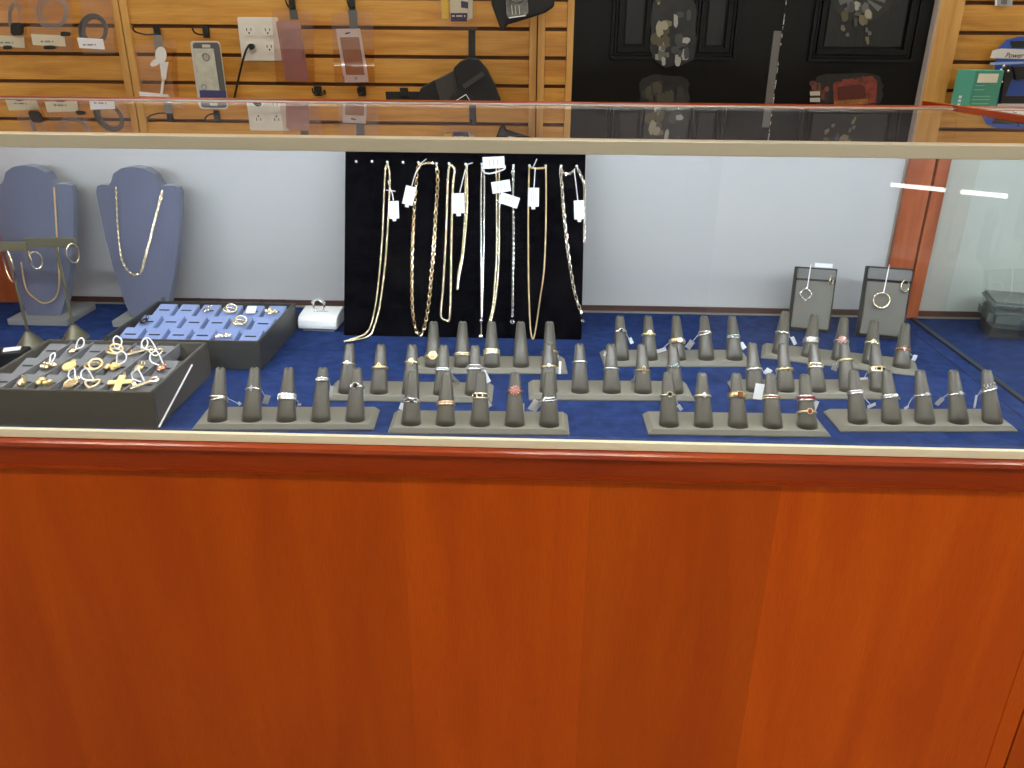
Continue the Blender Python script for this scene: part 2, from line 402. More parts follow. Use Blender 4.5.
# stickers on the doors (plain, abstract)
def blob(cx, cy, w, h, seed, n=26, j=.12):
    rnd = random.Random(seed); out = []
    for i in range(n):
        t = 2*PI*i/n; c, s_ = math.cos(t), math.sin(t); q = (abs(c)**4+abs(s_)**4)**-.25
        out.append((cx+c*q*w/2*(1+rnd.uniform(-j, j)), cy+s_*q*h/2*(1+rnd.uniform(-j, j))))
    return out
def flat_px(mb, poly, Y, th=.0006):
    return mb.prism([(a, b) for a, b in poly], lambda u, v, t: (lambda p: Vector((p.x, Y-t, p.z)))(P(u, v, Y=Y)), 0, th)
SY = WY-.0085
def collage(t, region, pal, n, Y, seed, size=(4, 12)):
    """small irregular scraps of printed colour inside a sticker"""
    rnd = random.Random(seed); x0, y0, x1, y1 = region
    for i in range(n):
        cx, cy = rnd.uniform(x0, x1), rnd.uniform(y0, y1)
        flat_px(MB(), blob(cx, cy, rnd.uniform(*size)*.75, rnd.uniform(*size)*1.15, seed*50+i, n=11, j=.2), Y-.0004*i-.0004, .0002).build('printed_patch', pal[rnd.randrange(len(pal))], t)
PAL1 = [mat('sticker_tan', (.17,.15,.085), .5), mat('sticker_cream', (.33,.31,.22), .5), mat('sticker_bronze', (.09,.075,.04), .5)]
PAL2 = [mat('sticker_grey', (.12,.125,.115), .5), mat('sticker_pale', (.36,.36,.33), .5), mat('sticker_slate', (.055,.06,.058), .5)]
PAL3 = [mat('sticker_drab', (.06,.055,.032), .5), mat('sticker_soot', (.03,.03,.025), .5), mat('sticker_olive', (.11,.10,.06), .5)]
t = thing('door_sticker', 'tall mottled grey and cream sticker on the upper left black door', 'sticker', P(674, 70, Y=SY))
flat_px(MB(), blob(673, 30, 46, 72, 1, j=.06), SY).build('backing', DKST, t)
collage(t, (655, -2, 668, 58), PAL1, 13, SY-.0007, 2, (4, 13)); collage(t, (674, 14, 690, 60), PAL2, 12, SY-.0007, 3, (4, 12)); collage(t, (660, 46, 674, 62), PAL2, 4, SY-.006, 4, (5, 9))
SY2 = WY+.0035
t = thing('door_sticker', 'dim blocky tan sticker low on the left black door, under the tall one', 'sticker', P(665, 103, Y=SY2))
flat_px(MB(), blob(664, 94, 50, 38, 11, j=.06), SY2).build('backing', DKST, t)
collage(t, (646, 84, 682, 108), PAL3, 16, SY2-.0007, 5, (6, 13))
SY3 = WY-.0012
t = thing('door_sticker', 'round grey and beige sticker framed by the right black door panel', 'sticker', P(858, 46, Y=SY3))
flat_px(MB(), [(862+31*math.cos(a*PI/12), -4+26*math.sin(a*PI/12)) for a in range(24)], SY3).build('backing', DKST, t)
for a in range(12):
    an = a*PI/6+.2; c, s_ = math.cos(an), math.sin(an)
    flat_px(MB(), [(862+8*c-1.0*s_, -4+7*s_+1.0*c), (862+24*c-3.2*s_, -4+20*s_+3*c), (862+24*c+3.2*s_, -4+20*s_-3*c), (862+8*c+1.0*s_, -4+7*s_-1.0*c)], SY3-.0007).build('ray', PAL2[0], t)
collage(t, (840, 2, 872, 26), PAL1+PAL2, 14, SY3-.0014, 6, (4, 10)); collage(t, (840, 26, 848, 40), PAL1[:1]+PAL2[:1], 4, SY3-.002, 7, (3, 6)); collage(t, (866, 26, 874, 42), PAL1[:1]+PAL2[:1], 4, SY3-.002, 8, (3, 6))
t = thing('door_sticker', 'brick red boxy sticker low on the right black door', 'sticker', P(850, 104, Y=SY2))
flat_px(MB(), blob(848, 90, 70, 34, 21, j=.05), SY2).build('backing', DKST, t)
flat_px(MB(), [(833,84),(840,80),(872,76),(877,81),(876,103),(834,105)], SY2-.0007).build('red_panel', BRICK, t)
flat_px(MB(), [(837,87),(860,84),(865,87),(866,99),(838,100)], SY2-.0013).build('inner_panel', mat('deep_red_sticker', (.085,.014,.010), .4), t)
flat_px(MB(), [(834,101),(868,98.5),(868,104),(834,105)], SY2-.0019).build('lower_band', OCHRE, t)
BR = [mat('sticker_rust', (.10,.03,.018), .5), mat('sticker_umber', (.035,.02,.015), .5), mat('sticker_brownred', (.16,.05,.03), .5)]
collage(t, (812, 82, 828, 100), BR, 12, SY2-.0010, 9, (4, 9)); collage(t, (838, 76, 868, 80), BR, 6, SY2-.0010, 10, (3, 6))
for yy in (93.5, 100):
    flat_px(MB(), [(810,yy-2),(820,yy-2.3),(820,yy+2),(810,yy+2)], SY2-.0068).build('cream_bar', mat('cream_sticker', (.5,.47,.38), .4), t)

# ------------------------------------------------------------------ display cases
YF, YD = -.045, .43             # front glass plane, rear door plane
ZT = .3153                       # top of the top glass
XE = .603                        # end of the main case
CXL = -.885
def glass_panel(name, m, t, x0, x1, y0, y1, z0, z1, faces, edge=False):
    """sheet of real thickness: mirror coating term on the named outward faces, green edges"""
    o = MB().b2(x0, x1, y0, y1, z0, z1).build(name, m, t); me = o.data
    me.materials.append(CLIPST); me.materials.append(GLEDGE)
    for p in me.polygons:
        nr = p.normal; ax = max(range(3), key=lambda k: abs(nr[k])); s_ = 1 if nr[ax] > 0 else -1
        thin = min(range(3), key=lambda k: (x1-x0, y1-y0, z1-z0)[k])
        p.material_index = (0 if s_ == faces else 1) if ax == thin else (2 if edge else 1)
    return o
def show_case(x0, x1, label, main):
    t = thing('display_case', label, 'display case', ((x0+x1)/2, (YF+YD)/2, FLOOR_Z))
    # cabinet body
    MB().b2(x0, x1-.0245 if main else x1, YF-.003, YD+.03, FLOOR_Z+.08, -.0278).build('base_cabinet', CHERRY, t)
    if main: MB().b2(x1-.0235, x1-.001, YF-.003, YD+.03, FLOOR_Z+.08, -.028).build('end_stile', CHERRY, t, bevel=.001)
    MB().b2(x0+.001, x1-.001, YF+.05, YD, FLOOR_Z, FLOOR_Z+.08).build('plinth', BROWNR, t)
    # moulding strip: two ledges and a face between
    mo = MB(); prof = [(-.008,.0025), (-.014,.0005), (-.0155,-.003), (-.014,-.0055), (-.0095,-.0075), (-.0095,-.028), (-.012,-.0292), (-.012,-.0315), (-.008,-.034), (0,-.034), (0,.0025)]
    k = len(prof)
    mo.add([Vector((x0+.0005, YF+a, b)) for a, b in prof]+[Vector((x1-.0005, YF+a, b)) for a, b in prof],
           [tuple(range(k)), tuple(reversed(range(k, 2*k)))]+[(i, k+i, k+(i+1) % k, (i+1) % k) for i in range(k)])
    mo.build('moulding', CHERRYX, t)
    MB().b2(x0+.001, x1-.001, YF+.004, YD+.028, -.027, 0).build('deck', DECK, t)
    # metal rails
    MB().b2(x0, x1-.0006, YF-.006, YF, .0028, .0122).build('bottom_rail', CREAMRAIL, t, bevel=.0006)
    MB().b2(x0, x1-.0006, YF-.006, YF+.014, .3050, .3172).build('top_rail', GOLDRAIL, t, bevel=.0006)
    glass_panel('front_glass', GL_FRONT, t, x0+.001, x1-.001, YF+.0005, YF+.0045, .0125, .3048, -1)
    glass_panel('top_glass', GL_TOP, t, x0+(.002 if main else .012), x1-.004, YF+.0145, YD+.006, ZT-.005, ZT, 1)
    # rear edge: wood ledge, metal lip
    MB().b2(x0, x1-.001, YD+.0125, YD+.032, .29, ZT+.0027).build('rear_ledge', CHERRYX, t, bevel=.001)
    MB().b2(x0, x1-.001, YD+.0065, YD+.012, .3000, ZT+.0010).build('rear_lip', ALU, t)
    # rear door track
    MB().b2(x0, x1-.001, YD+.002, YD+.024, .0005, .0105).build('door_track', BROWNR, t)
    MB().b2(x0, x1-.001, YD-.004, YD+.001, .0003, .0022).build('track_lip', ALU, t)
    return t
main = show_case(CXL, XE, 'long cherry wood counter showcase lined in blue, full of ring stands', True)
nb = show_case(XE+.001, 1.45, 'neighbouring blue-decked showcase at the right edge, nearly empty', False)
for (a_, e_, p_) in ((CXL, XE-.001, main), (XE+.002, 1.45, nb)):
    MB().b2(a_, e_, YD-.004, YD+.0061, .262, .3095).build('upper_track', BROWNR, p_)
# frosted sliding rear doors
fxl = P(909, 157, Y=YD).x
MB().b2(-.842, -.1295, YD+.004, YD+.009, .0106, .2615).build('sliding_door', FROST, main)
MB().b2(-.129, fxl, YD+.0045, YD+.0116, .0106, .2615).build('sliding_door', FROST, main)
MB().b2(fxl-.0016, fxl-.0001, YD+.001, YD+.0095, .0106, .2615).build('door_edge_strip', ALU, main)
MB().b2(fxl, fxl+.0375, YD-.006, YD+.0118, .0005, .2615).build('corner_post', CHERRYP, main, bevel=.001)
MB().b2(-.885, -.843, YD-.006, YD+.0118, .0005, .2615).build('corner_post', CHERRYP, main, bevel=.001)
MB().b2(CXL, CXL+.012, YF+.006, YD-.008, .0005, .2935).build('end_panel', CHERRYP, main)
glass_panel('side_glass', GL_SIDE, main, XE-.005, XE-.001, YF+.006, YD-.008, .001, .3085, -1)
MB().b2(XE-.0045, XE+.0003, YF+.016, YD+.005, .3088, .3102).build('side_rail_metal', ALU, main)
MB().b2(fxl+.0413, fxl+.0605, YD-.006, YD+.0118, .0005, .2615).build('corner_post', CHERRYP, nb, bevel=.001)
MB().b2(fxl+.0607, 1.44, YD+.004, YD+.009, .0106, .2615).build('sliding_door', mat('door_reflection_tint', (.42,.45,.40), .4), nb)  # grey-green room reflection is put into this door's colour
MB().b2(XE+.0012, XE+.0115, YF+.016, .55, .3085, .3192).build('side_cap_rail', CHERRYX, nb, bevel=.0008)
# light strip under the top rail
def led(x0, x1, par):
    R_ = Matrix.Rotation(math.radians(-62), 3, 'X'); c = Vector(((x0+x1)/2, YF+.0215, .30665))
    MB().box(c+R_ @ Vector((0,0,-.0012)), (x1-x0, .0082, .0012), R_).build('light_strip_housing', ALU, par)
    k = Vector((0, math.sin(math.radians(62)), -math.cos(math.radians(62))))
    a = Vector((0, k.z, -k.y))*.0036; p = c+k*.0020
    MB().add([p+Vector((sx*(x1-x0)/2, 0, 0))+a*q+k*e for e in (0, -.0012) for sx, q in ((-1,-1),(1,-1),(1,1),(-1,1))], [(0,1,2,3),(7,6,5,4),(0,4,5,1),(1,5,6,2),(2,6,7,3),(3,7,4,0)]).build('light_strip', LEDM, par)
    MB().box(c+k*-.0035, (x1-x0+.004, .0078, .0035), R_.to_4x4().to_3x3()).build('light_strip_back', ALU, par)
led(CXL+.03, XE-.03, main)
led(XE+.03, 1.42, nb)
MB().b2(XE-.0075, XE+.0003, YF+.006, YD-.008, .0002, .0028).build('side_glass_channel', mat('dark_channel', (.012,.016,.03), .5), main)
# fabric seam lines of the deck
MB().box((XE-.03, .19, .0004), (.0010, .45, .0006)).build('deck_seam', mat('seam_dark_blue', (.006,.012,.06), .9), main)

# ------------------------------------------------------------------ ring stands
LEAN = .60
AX = Vector((0, math.sin(LEAN), math.cos(LEAN)))
R0, R1, FL, SP = .0108, .0054, .0600, .0385
def make_stand():
    t = thing('ring_stand', '', 'ring stand')
    b = MB(); x0, x1, y0, y1, h, c = -.0243, .154+.0225, -.0135, .0375, .0068, .0055
    vs = [(x0,y0,0),(x1,y0,0),(x1,y1,0),(x0,y1,0),(x0,y0,.0018),(x1,y0,.0018),(x1,y1,.0018),(x0,y1,.0018),(x0+c,y0+c*.5,h),(x1-c,y0+c*.5,h),(x1-c,y1-c*.5,h),(x0+c,y1-c*.5,h)]
    b.add(vs, [(3,2,1,0)]+[(i+4*k, (i+1) % 4+4*k, (i+1) % 4+4*k+4, i+4*k+4) for k in (0,1) for i in range(4)]+[(8,9,10,11)])
    b.build('base', LEATHER2, t, world=False, bevel=.0004)
    for k in range(5):
        f = MB(); rings = []; n = 20
        prof = [(0,R0*1.05),(.06,R0*1.0),(.5,(R0+R1)/2+.0003),(.93,R1*1.06),(.975,R1*.95),(1,R1*.62)]
        vs = []; fs = []
        for s_, r in prof:
            c = Vector((k*SP, 0, .0068))+AX*FL*s_*1.0
            u = Vector((1,0,0)); v = AX.cross(u)
            for i in range(n):
                a = 2*PI*i/n; p = c+u*math.cos(a)*r+v*math.sin(a)*r*.86
                if s_ < .2: p.z = max(p.z, .0066) if s_ > 0 else .0066
                # notch running down the tip
                if s_ > .9:
                    q = abs(math.cos(a)-.12)
                    if q < .3: p -= AX*.0050*(1-q/.3)
                vs.append(p)
        m_ = len(prof)
        for j in range(m_-1):
            for i in range(n): fs.append((j*n+i, j*n+(i+1) % n, (j+1)*n+(i+1) % n, (j+1)*n+i))
        fs += [tuple(reversed(range(n))), tuple(range((m_-1)*n, m_*n))]
        f.add(vs, fs); f.build('finger', LEATHER, t, world=False, smooth=True)
    return t
STANDS = {   # first finger foot (x,y), rotation, words
 1: (-.353, -.0067, .05, 'front-left'), 2: (-.1352, -.0052, .025, 'front-centre'), 3: (.1525, .0054, .016, 'front right-of-centre'),
 4: (.3679, .0237, .049, 'front-right'), 5: (-.2255, .0779, .012, 'middle-row left'), 6: (.0190, .0925, .032, 'middle-row centre'),
 7: (.2730, .1080, .049, 'middle-row right'), 8: (-.132, .1678, .053, 'back-row left'), 9: (.1180, .2060, .053, 'back-row centre'), 10: (.3401, .2412, -.29, 'back-row right')}
LAB = {1: 'grey five-finger ring stand in the front row beside the dark pendant tray',
 2: 'grey five-finger ring stand in the front row, below the middle of the necklace board',
 3: 'grey five-finger ring stand in the front row holding the amber and red stone rings',
 4: 'grey five-finger ring stand at the far right of the front row',
 5: 'grey five-finger ring stand in the middle row, nearest the blue pad tray',
 6: 'grey five-finger ring stand in the middle row at the centre of the case',
 7: 'grey five-finger ring stand in the middle row, right-hand one of three',
 8: 'grey five-finger ring stand at the foot of the black necklace board, one finger bare',
 9: 'grey five-finger ring stand in the back row right of the necklace board',
 10: 'grey five-finger ring stand set askew in front of the two earring cards'}
proto = make_stand(); ROOT = {}
for k, (x, y, rz, _) in STANDS.items():
    o = proto if k == 1 else copy_tree(proto)
    o.location = (x, y, 0.0003); o.rotation_euler = (0, 0, rz); o['label'] = LAB[k]; o['group'] = 'five-finger ring stands'; ROOT[k] = o

# ------------------------------------------------------------------ rings
def frad(s_): return R0+(R1-R0)*s_
def gem(mb, c, r, d=(0,-1,0), n=8):
    c = Vector(c); d = Vector(d).normalized(); r *= 1.25
    mb.cone(c, c+d*r*.55, r, r*.62, n); mb.cone(c, c-d*r*.7, r, r*.1, n)
def make_ring(stand, k, s_, kind, metal, stone, label, tags=None, tilt=0, snm='stone'):
    x, y, rz, _ = STANDS[stand]
    R = frad(s_)+.0009
    Mw = Matrix.Translation((x, y, 0)) @ Matrix.Rotation(rz, 4, 'Z')
    loc = Mw @ (Vector((k*SP, 0, .0068))+AX*FL*s_)
    t = thing('ring', label, 'ring', loc, (Matrix.Rotation(rz, 3, 'Z') @ Matrix.Rotation(-LEAN, 3, 'X') @ Matrix.Rotation(tilt, 3, 'Y')).to_euler(), group='rings on the finger stands')
    b = MB(); g = MB(); Yf = -(R*.9+.0008); Z = Vector((0,0,1))
    def on(a, z=0, e=0): return Vector((math.sin(a)*(R+e), -math.cos(a)*(R+e)*.88, z))
    def band(z=0, r=.0009, e=0, wav=0, per=6):
        r *= 1.55
        b.tube([on(2*PI*i/36, z+wav*math.sin(per*2*PI*i/36), e) for i in range(36)], r, 6, True)
    if kind == 'plain': band(0, .0010)
    elif kind == 'wavy': band(0, .0011, wav=.0008, per=8)
    elif kind == 'twin': band(.0018, .0009); band(-.0014, .0010, wav=.0012, per=2)
    elif kind == 'double':
        band(.0022, .0010); band(-.0022, .0010)
        for i in range(9): a = -1.2+i*.3; g.ball(on(a, .0010*math.sin(i*1.9), .0008), .0012, n=6, m=4)
    elif kind == 'wide':
        for z in (-.0026, -.0009, .0009, .0026): band(z, .0010)
        for i in range(11):
            for z in (-.0016, .0016): g.ball(on(-1.25+i*.25, z, .0009), .0008, n=6, m=4)
    elif kind == 'solitaire':
        band(0, .0008); gem(g, (0, Yf-.0018, 0), .0022)
        for a in range(4): an = a*PI/2+.78; b.tube([(0, Yf+.0004, 0), (math.cos(an)*.0021, Yf-.0024, math.sin(an)*.0021)], .00035, 4)
    elif kind == 'star':
        band(0, .0009); gem(g, (0, Yf-.0014, 0), .0018)
        for a in range(8): an = a*PI/4; q = .0046 if a % 2 == 0 else .0026; b.cone((math.cos(an)*.0012, Yf-.0008, math.sin(an)*.0012), (math.cos(an)*q, Yf-.0004, math.sin(an)*q), .0008, .0001, 5)
    elif kind == 'halo':
        band(0, .0008); gem(g, (0, Yf-.0012, 0), .0018)
        for a in range(12): an = a*PI/6; b.ball((math.cos(an)*.0030, Yf-.0010, math.sin(an)*.0030), .0007, n=6, m=4)
    elif kind == 'oval':
        band(.0008, .0008); band(-.0008, .0008); g.ball((0, Yf-.0009, 0), .0026, (1.1,.6,.85), 10, 6)
        for a in range(16): an = a*PI/8; b.ball((math.cos(an)*.0038, Yf-.0006, math.sin(an)*.0032), .0007, n=6, m=4)
    elif kind == 'bead': band(0, .0009); g.ball((0, Yf-.0018, 0), .0029, n=10, m=8); b.torus((0, Yf-.0004, 0), (0,1,0), .0022, .0005, 12, 4)
    elif kind == 'opal': band(0, .0009); g.ball((0, Yf-.0012, 0), .0035, (.85,.5,1.15), 10, 8); b.torus((0, Yf-.0008, 0), (0,1,0), .0031, .0005, 14, 4, .0042, up=(1,0,0))
    elif kind == 'kite': band(0, .0008); g.add([(-.0033,Yf-.001,0),(0,Yf-.001,.0036),(.0033,Yf-.001,0),(0,Yf-.001,-.0036),(0,Yf-.0028,0),(0,Yf+.0004,0)], [(0,1,4),(1,2,4),(2,3,4),(3,0,4),(1,0,5),(2,1,5),(3,2,5),(0,3,5)])
    elif kind == 'signet':
        band(0, .0012); b.cone((0, Yf+.0012, 0), (0, Yf-.0010, 0), .0056, .0058, 20)
        b.torus((0, Yf-.0011, 0), (0,1,0), .0050, .0006, 20, 4); g.torus((0, Yf-.0012, 0), (0,1,0), .0030, .0006, 12, 4); g.ball((0, Yf-.0012, 0), .0018, (1,.5,1))
    elif kind == 'row':
        band(.0014, .0007); band(-.0014, .0007)
        for i in range(7): gem(g, on(-.84+i*.28, 0, .0005), .0011, on(-.84+i*.28))
    elif kind == 'blocks':
        band(.0024, .0008); band(-.0024, .0008)
        for a in (-1.2,-.45,.25,1.2): b.box(on(a, 0, .0002), (.0012,.0012,.0048), Matrix.Rotation(a, 3, 'Z'))
        for a in (-.8, -.1, .7): g.box(on(a, 0, .0002), (.0036,.0012,.0036), Matrix.Rotation(a, 3, 'Z'))
    elif kind == 'square':
        band(.0016, .0010); band(-.0016, .0010); band(0, .0013)
        g.box((.0012, Yf-.0012, 0), (.0058,.003,.0062), bev=.0008); b.box((.0012, Yf-.0002, 0), (.0070,.0022,.0074), bev=.0006); b.box((-.0045, Yf+.0009, 0), (.0034,.0014,.0058), (0,0,-.5), bev=.0005)
    elif kind == 'flower':
        band(0, .0010)
        for q, (n, rr, dz) in enumerate(((1,0,.0026),(6,.0026,.0020),(10,.0048,.0008))):
            for a in range(n): an = 2*PI*a/n+q*.3; g.ball((math.cos(an)*rr, Yf-dz, math.sin(an)*rr), .00125, n=6, m=5)
        b.cone((0, Yf+.001, 0), (0, Yf-.0006, 0), .003, .0045, 12)
    elif kind == 'filigree':
        band(0, .0010)
        pts = [(-.0055,-.0018),(0,.0052),(.0055,-.0018)]
        b.tube([(a, Yf-.0006, c) for a, c in pts], .0008, 5, True)
        for cx, cz in ((-.0024,0),(.0024,0),(0,.0026),(0,-.0004)): g.torus((cx, Yf-.001, cz), (0,1,0), .0016, .0006, 10, 4)
    elif kind == 'cross':
        b.tube([on(2*PI*i/36, .0016*math.cos(PI*i/18+0.0)) for i in range(36)], .0009, 6, True); b.tube([on(2*PI*i/36, -.0016*math.cos(PI*i/18)) for i in range(36)], .0009, 6, True)
        for i in range(7): g.ball(on(-.6+i*.2, .0022*math.sin(i*1.4), .0008), .0013, n=6, m=4)
    elif kind == 'crown':
        band(0, .0010)
        b.tube([on(-1+i*.2, .0012+(.0048 if i % 2 else .001), .0002) for i in range(11)], .0006, 5)
        for i in range(11): g.ball(on(-1+i*.2, .0014+(.0054 if i % 2 else .001), .0006), .0009, n=6, m=4)
    elif kind == 'dome':
        for i in range(5): z = -.003+i*.0015; b.tube([on(-1.3+j*.2, z+.0016*math.sin(-1.3+j*.2), .0014*math.cos((-1.3+j*.2))) for j in range(14)], .0010, 6)
        band(0, .0010); 
        for i in range(6): g.ball(on(-.6+i*.24, -.0022+i*.0009, .002), .0009, n=6, m=4)
    elif kind == 'bow':
        band(0, .0008); b.torus((0, Yf-.0008, .0020), (0,1,.1), .0016, .0006, 12, 4, .0024, up=(1,0,0)); b.torus((0, Yf-.0008, -.0022), (0,1,.1), .0014, .0006, 12, 4, .0024, up=(1,0,0)); g.ball((0, Yf-.0014, 0), .0012, n=6, m=4)
    b.build('band', metal, t, world=False, smooth=True)
    if g.v: g.build(snm if kind not in ('signet','filigree') else 'relief', stone, t, world=False)
    if tags:
        px, py, ang, size, side = tags
        yy = loc.y+.004
        c = P(px, py, Y=yy); s0 = loc+Vector(((.8 if c.x > loc.x else -.8)*R, .003, 0))
        tp = smoothpath([s0, (s0+c)/2+Vector((0,.002,-.001)), c], .002)
        tg = MB(); tg.tube(tp, .00035, 4); tg.build('string', STRING, t)
        w_, h_ = size
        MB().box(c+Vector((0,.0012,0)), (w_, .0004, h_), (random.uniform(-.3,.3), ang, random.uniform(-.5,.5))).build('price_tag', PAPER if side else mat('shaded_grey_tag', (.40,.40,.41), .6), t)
    return t
T = (.006, .010)
order = ['first', 'second', 'third', 'fourth', 'fifth']
RG = [
 (1,0,.40,'twin',SILVER,DIA,'wide silver crossover ring',(239,404,.9,(.004,.004),1)),
 (1,1,.58,'star',SILVER,DIA,'slim silver star-headed ring',(266,400,.4,(.007,.011),0)),
 (1,2,.43,'wide',SILVER,DIA,'broad silver ring pavéd in rows',(299,405,0,(.004,.003),1)),
 (1,3,.76,'row',SILVER,DIA,'narrow bright silver stone-set band high up',(331,392,.15,(.004,.014),1)),
 (1,4,.63,'oval',SILVER,BLK,'silver halo ring with a black centre stone',(363,398,0,(.0025,.020),1)),
 (2,0,.42,'cross',SILVER,BLK,'interlaced dark silver ring',(402,407,.3,(.006,.008),1)),
 (2,1,.38,'row',GOLD,PINK,'wide gold band of pink stones',None),
 (2,2,.52,'blocks',PGOLD,BLK,'pale gold ring with square openings',(489,405,-.5,(.005,.007),1)),
 (2,3,.62,'flower',ROSE,PINK,'rose coloured flower cluster ring',(523,409,0,(.003,.014),1)),
 (2,4,.46,'cross',SILVER,BLK,'twisted silver ring with dark accents',(535,406,.5,(.012,.014),1)),
 (3,0,.55,'halo',PGOLD,BLK,'thin gold ring with a round dark halo stone',(680,408,-.6,(.004,.009),1)),
 (3,1,.55,'kite',GOLD,PEARL,'thin gold ring with a white diamond-shaped opal',None),
 (3,2,.57,'square',GOLD,AMBER,'heavy gold ring with a square amber brown stone',None),
 (3,3,.54,'row',PGOLD,AMBER,'gold band with a row of small brown stones',(759,392,.1,(.010,.018),1)),
 (3,4,.53,'double',SILVER,RED,'silver ring with bright red stones, upper of two',(815,406,.2,(.006,.012),1)),
 (4,0,.56,'row',SILVER,DIA,'slender silver pavé band',(872,406,1.3,(.004,.011),1)),
 (4,1,.48,'row',SILVER,DIA,'silver pavé band sitting tilted',None),
 (4,2,.50,'solitaire',SILVER,DIA,'thin silver solitaire ring',(907,408,1.2,(.003,.006),1)),
 (4,3,.52,'solitaire',SILVER,DIA,'fine silver ring with a bar of stones',(940,402,.5,(.005,.011),0)),
 (4,4,.60,'crown',SILVER,DIA,'silver tiara ring worn at a slant',(976,402,0,(.0025,.016),1)),
 (5,0,.57,'bead',SILVER,PEARL,'silver ring with a round white pearl',None),
 (5,1,.50,'filigree',GOLD,GOLD,'gold openwork triangular ring',None),
 (5,2,.62,'opal',PGOLD,PGOLD,'gold ring with a rounded oval top',None),
 (5,3,.48,'row',SILVER,DIA,'plain narrow silver stone band',(455,380,-.7,(.005,.013),0)),
 (5,4,.53,'double',SILVER,DIA,'silver ring with a double line of stones',(486,377,-.4,(.006,.016),1)),
 (6,0,.50,'bead',GOLD,PEARL,'gold ring with a small white bead',(560,368,0,(.003,.016),1)),
 (6,1,.60,'plain',SILVER,DIA,'thin smooth silver band',None),
 (6,2,.46,'plain',SILVER,DIA,'thin smooth silver band sitting low',(605,354,.3,(.003,.006),0)),
 (6,3,.43,'bow',GOLD,PGOLD,'thin gold ring with a little bow',(634,381,-.6,(.006,.006),0)),
 (6,4,.52,'halo',SILVER,GREEN,'thin ring with a small pale green stone',None),
 (7,0,.43,'wavy',SILVER,DIA,'scalloped silver band',(768,372,.5,(.008,.009),1)),
 (7,1,.43,'wavy',GOLD,DIA,'gold band with a wavy edge',(777,376,0,(.003,.006),1)),
 (7,2,.51,'double',PGOLD,PGOLD,'slim studded gold band',None),
 (7,3,.63,'plain',GOLD,DIA,'very thin plain gold band',(835,368,.2,(.007,.009),0)),
 (7,4,.43,'blocks',GOLD,BLK,'gold link ring with dark stones',(864,379,1.4,(.003,.010),1)),
 (8,0,.20,'signet',GOLD,PGOLD,'round gold coin-topped ring pushed low',(427,354,0,(.004,.004),1)),
 (8,1,.24,'row',GOLD,DIA,'gold band with a row of clear stones',None),
 (8,2,.30,'wide',PGOLD,DIA,'broad pale gold band',None),
 (8,4,.30,'bead',GOLD,PEARL,'gold ring with a white bead',(557,357,.2,(.004,.006),1)),
 (9,0,.62,'halo',SILVER,BLK,'silver halo ring with a black round stone',(631,341,-.5,(.005,.009),1)),
 (9,1,.56,'opal',GOLD,PGOLD,'gold ring with a large oval cream stone',None),
 (9,2,.40,'square',GOLD,RED,'gold ring with a deep red stone',(660,351,1.3,(.005,.018),1)),
 (9,3,.58,'twin',SILVER,DIA,'silver crossover ring',(690,345,.5,(.008,.013),0)),
 (9,4,.50,'cross',SILVER,GREEN,'twisted silver ring with pale green stones',(743,346,-.6,(.006,.010),1)),
 (10,0,.46,'wavy',SILVER,DIA,'scalloped plain silver band',(794,341,-.5,(.005,.012),1)),
 (10,1,.36,'dome',SILVER,DIA,'wide domed silver ring with diagonal ribs',None),
 (10,2,.42,'flower',SILVER,PINK,'round pale pink cluster ring',None),
 (10,3,.45,'opal',PGOLD,PGOLD,'pale gold ring with a big oval top',None),
 (10,4,.38,'halo',ROSE,DIA,'rose gold ring with a round clear stone',(915,358,.3,(.007,.008),1)),
]
HOLD = {1: 'stand beside the dark pendant tray', 2: 'front stand below the necklace board', 3: 'front stand right of centre', 4: 'front stand at far right',
 5: 'middle-row left stand', 6: 'middle-row centre stand', 7: 'middle-row right stand', 8: 'stand under the necklace board', 9: 'back stand right of necklace board', 10: 'askew stand before the earring cards'}
for st, k, s_, kind, me, sn, words, tg in RG:
    make_ring(st, k, s_, kind, me, sn, '%s, %s finger, %s' % (words.replace('é', 'e'), order[k], HOLD[st]), tg, tilt=(-.25 if (st, k) == (4, 4) else (-.08 if st == 4 else random.uniform(-.05,.05))))
make_ring(3, 4, .27, 'halo', GOLD, RED, 'gold ring with a dark red heart stone, lower of two, fifth finger', None)

# ------------------------------------------------------------------ black necklace board
BY0, BS = .2965, .345
bu = Vector((0, BS, math.sqrt(1-BS*BS))); bn = bu.cross(Vector((1,0,0))); bn = -bn if bn.y > 0 else bn   # bn faces the front
def PB(px, py, off=.002):
    """photograph pixel onto the leaning board"""
    d = CW*F + CR*(px-512) - CU*(py-384); o = Vector((0, BY0, .0005))
    t = (o-CP).dot(bn)/d.dot(bn); return CP+d*t+bn*off
bo = thing('necklace_board', 'tall black velvet board leaning back at the rear, hung with necklaces', 'necklace board', (-.105, BY0, 0))
R_b = Matrix((Vector((1,0,0)), -bn, bu)).transposed()
BL = .282
MB().box(Vector((-.1055, BY0, .0005))+bu*BL/2-bn*.004, (.349, .007, BL), R_b, bev=.0012).build('velvet_panel', VELVET, bo)
MB().box(Vector((-.1055, BY0+.062, .075)), (.05, .003, .152), (-.12, 0, 0)).build('easel_strut', PLASTK, bo)
PINS = [(357,162.4),(372.8,162.4),(388,163),(403.7,163.2),(419,163.5),(437,164.5),(449.5,164.5),(466,165),(482,165),(498,166),(513.6,166.5),(529.5,166.5),(545.6,166.8),(561,167),(576.5,167)]
for px, py in PINS:
    p = MB(); a = PB(px, py, 0); p.cone(a, a+bn*.005, .0006, .0006, 6); p.ball(a+bn*.006, .0019, n=8, m=6); p.build('pin', mat('pin_head', (.85,.85,.87), .25) if 'pin_head' not in bpy.data.materials else bpy.data.materials['pin_head'], bo)
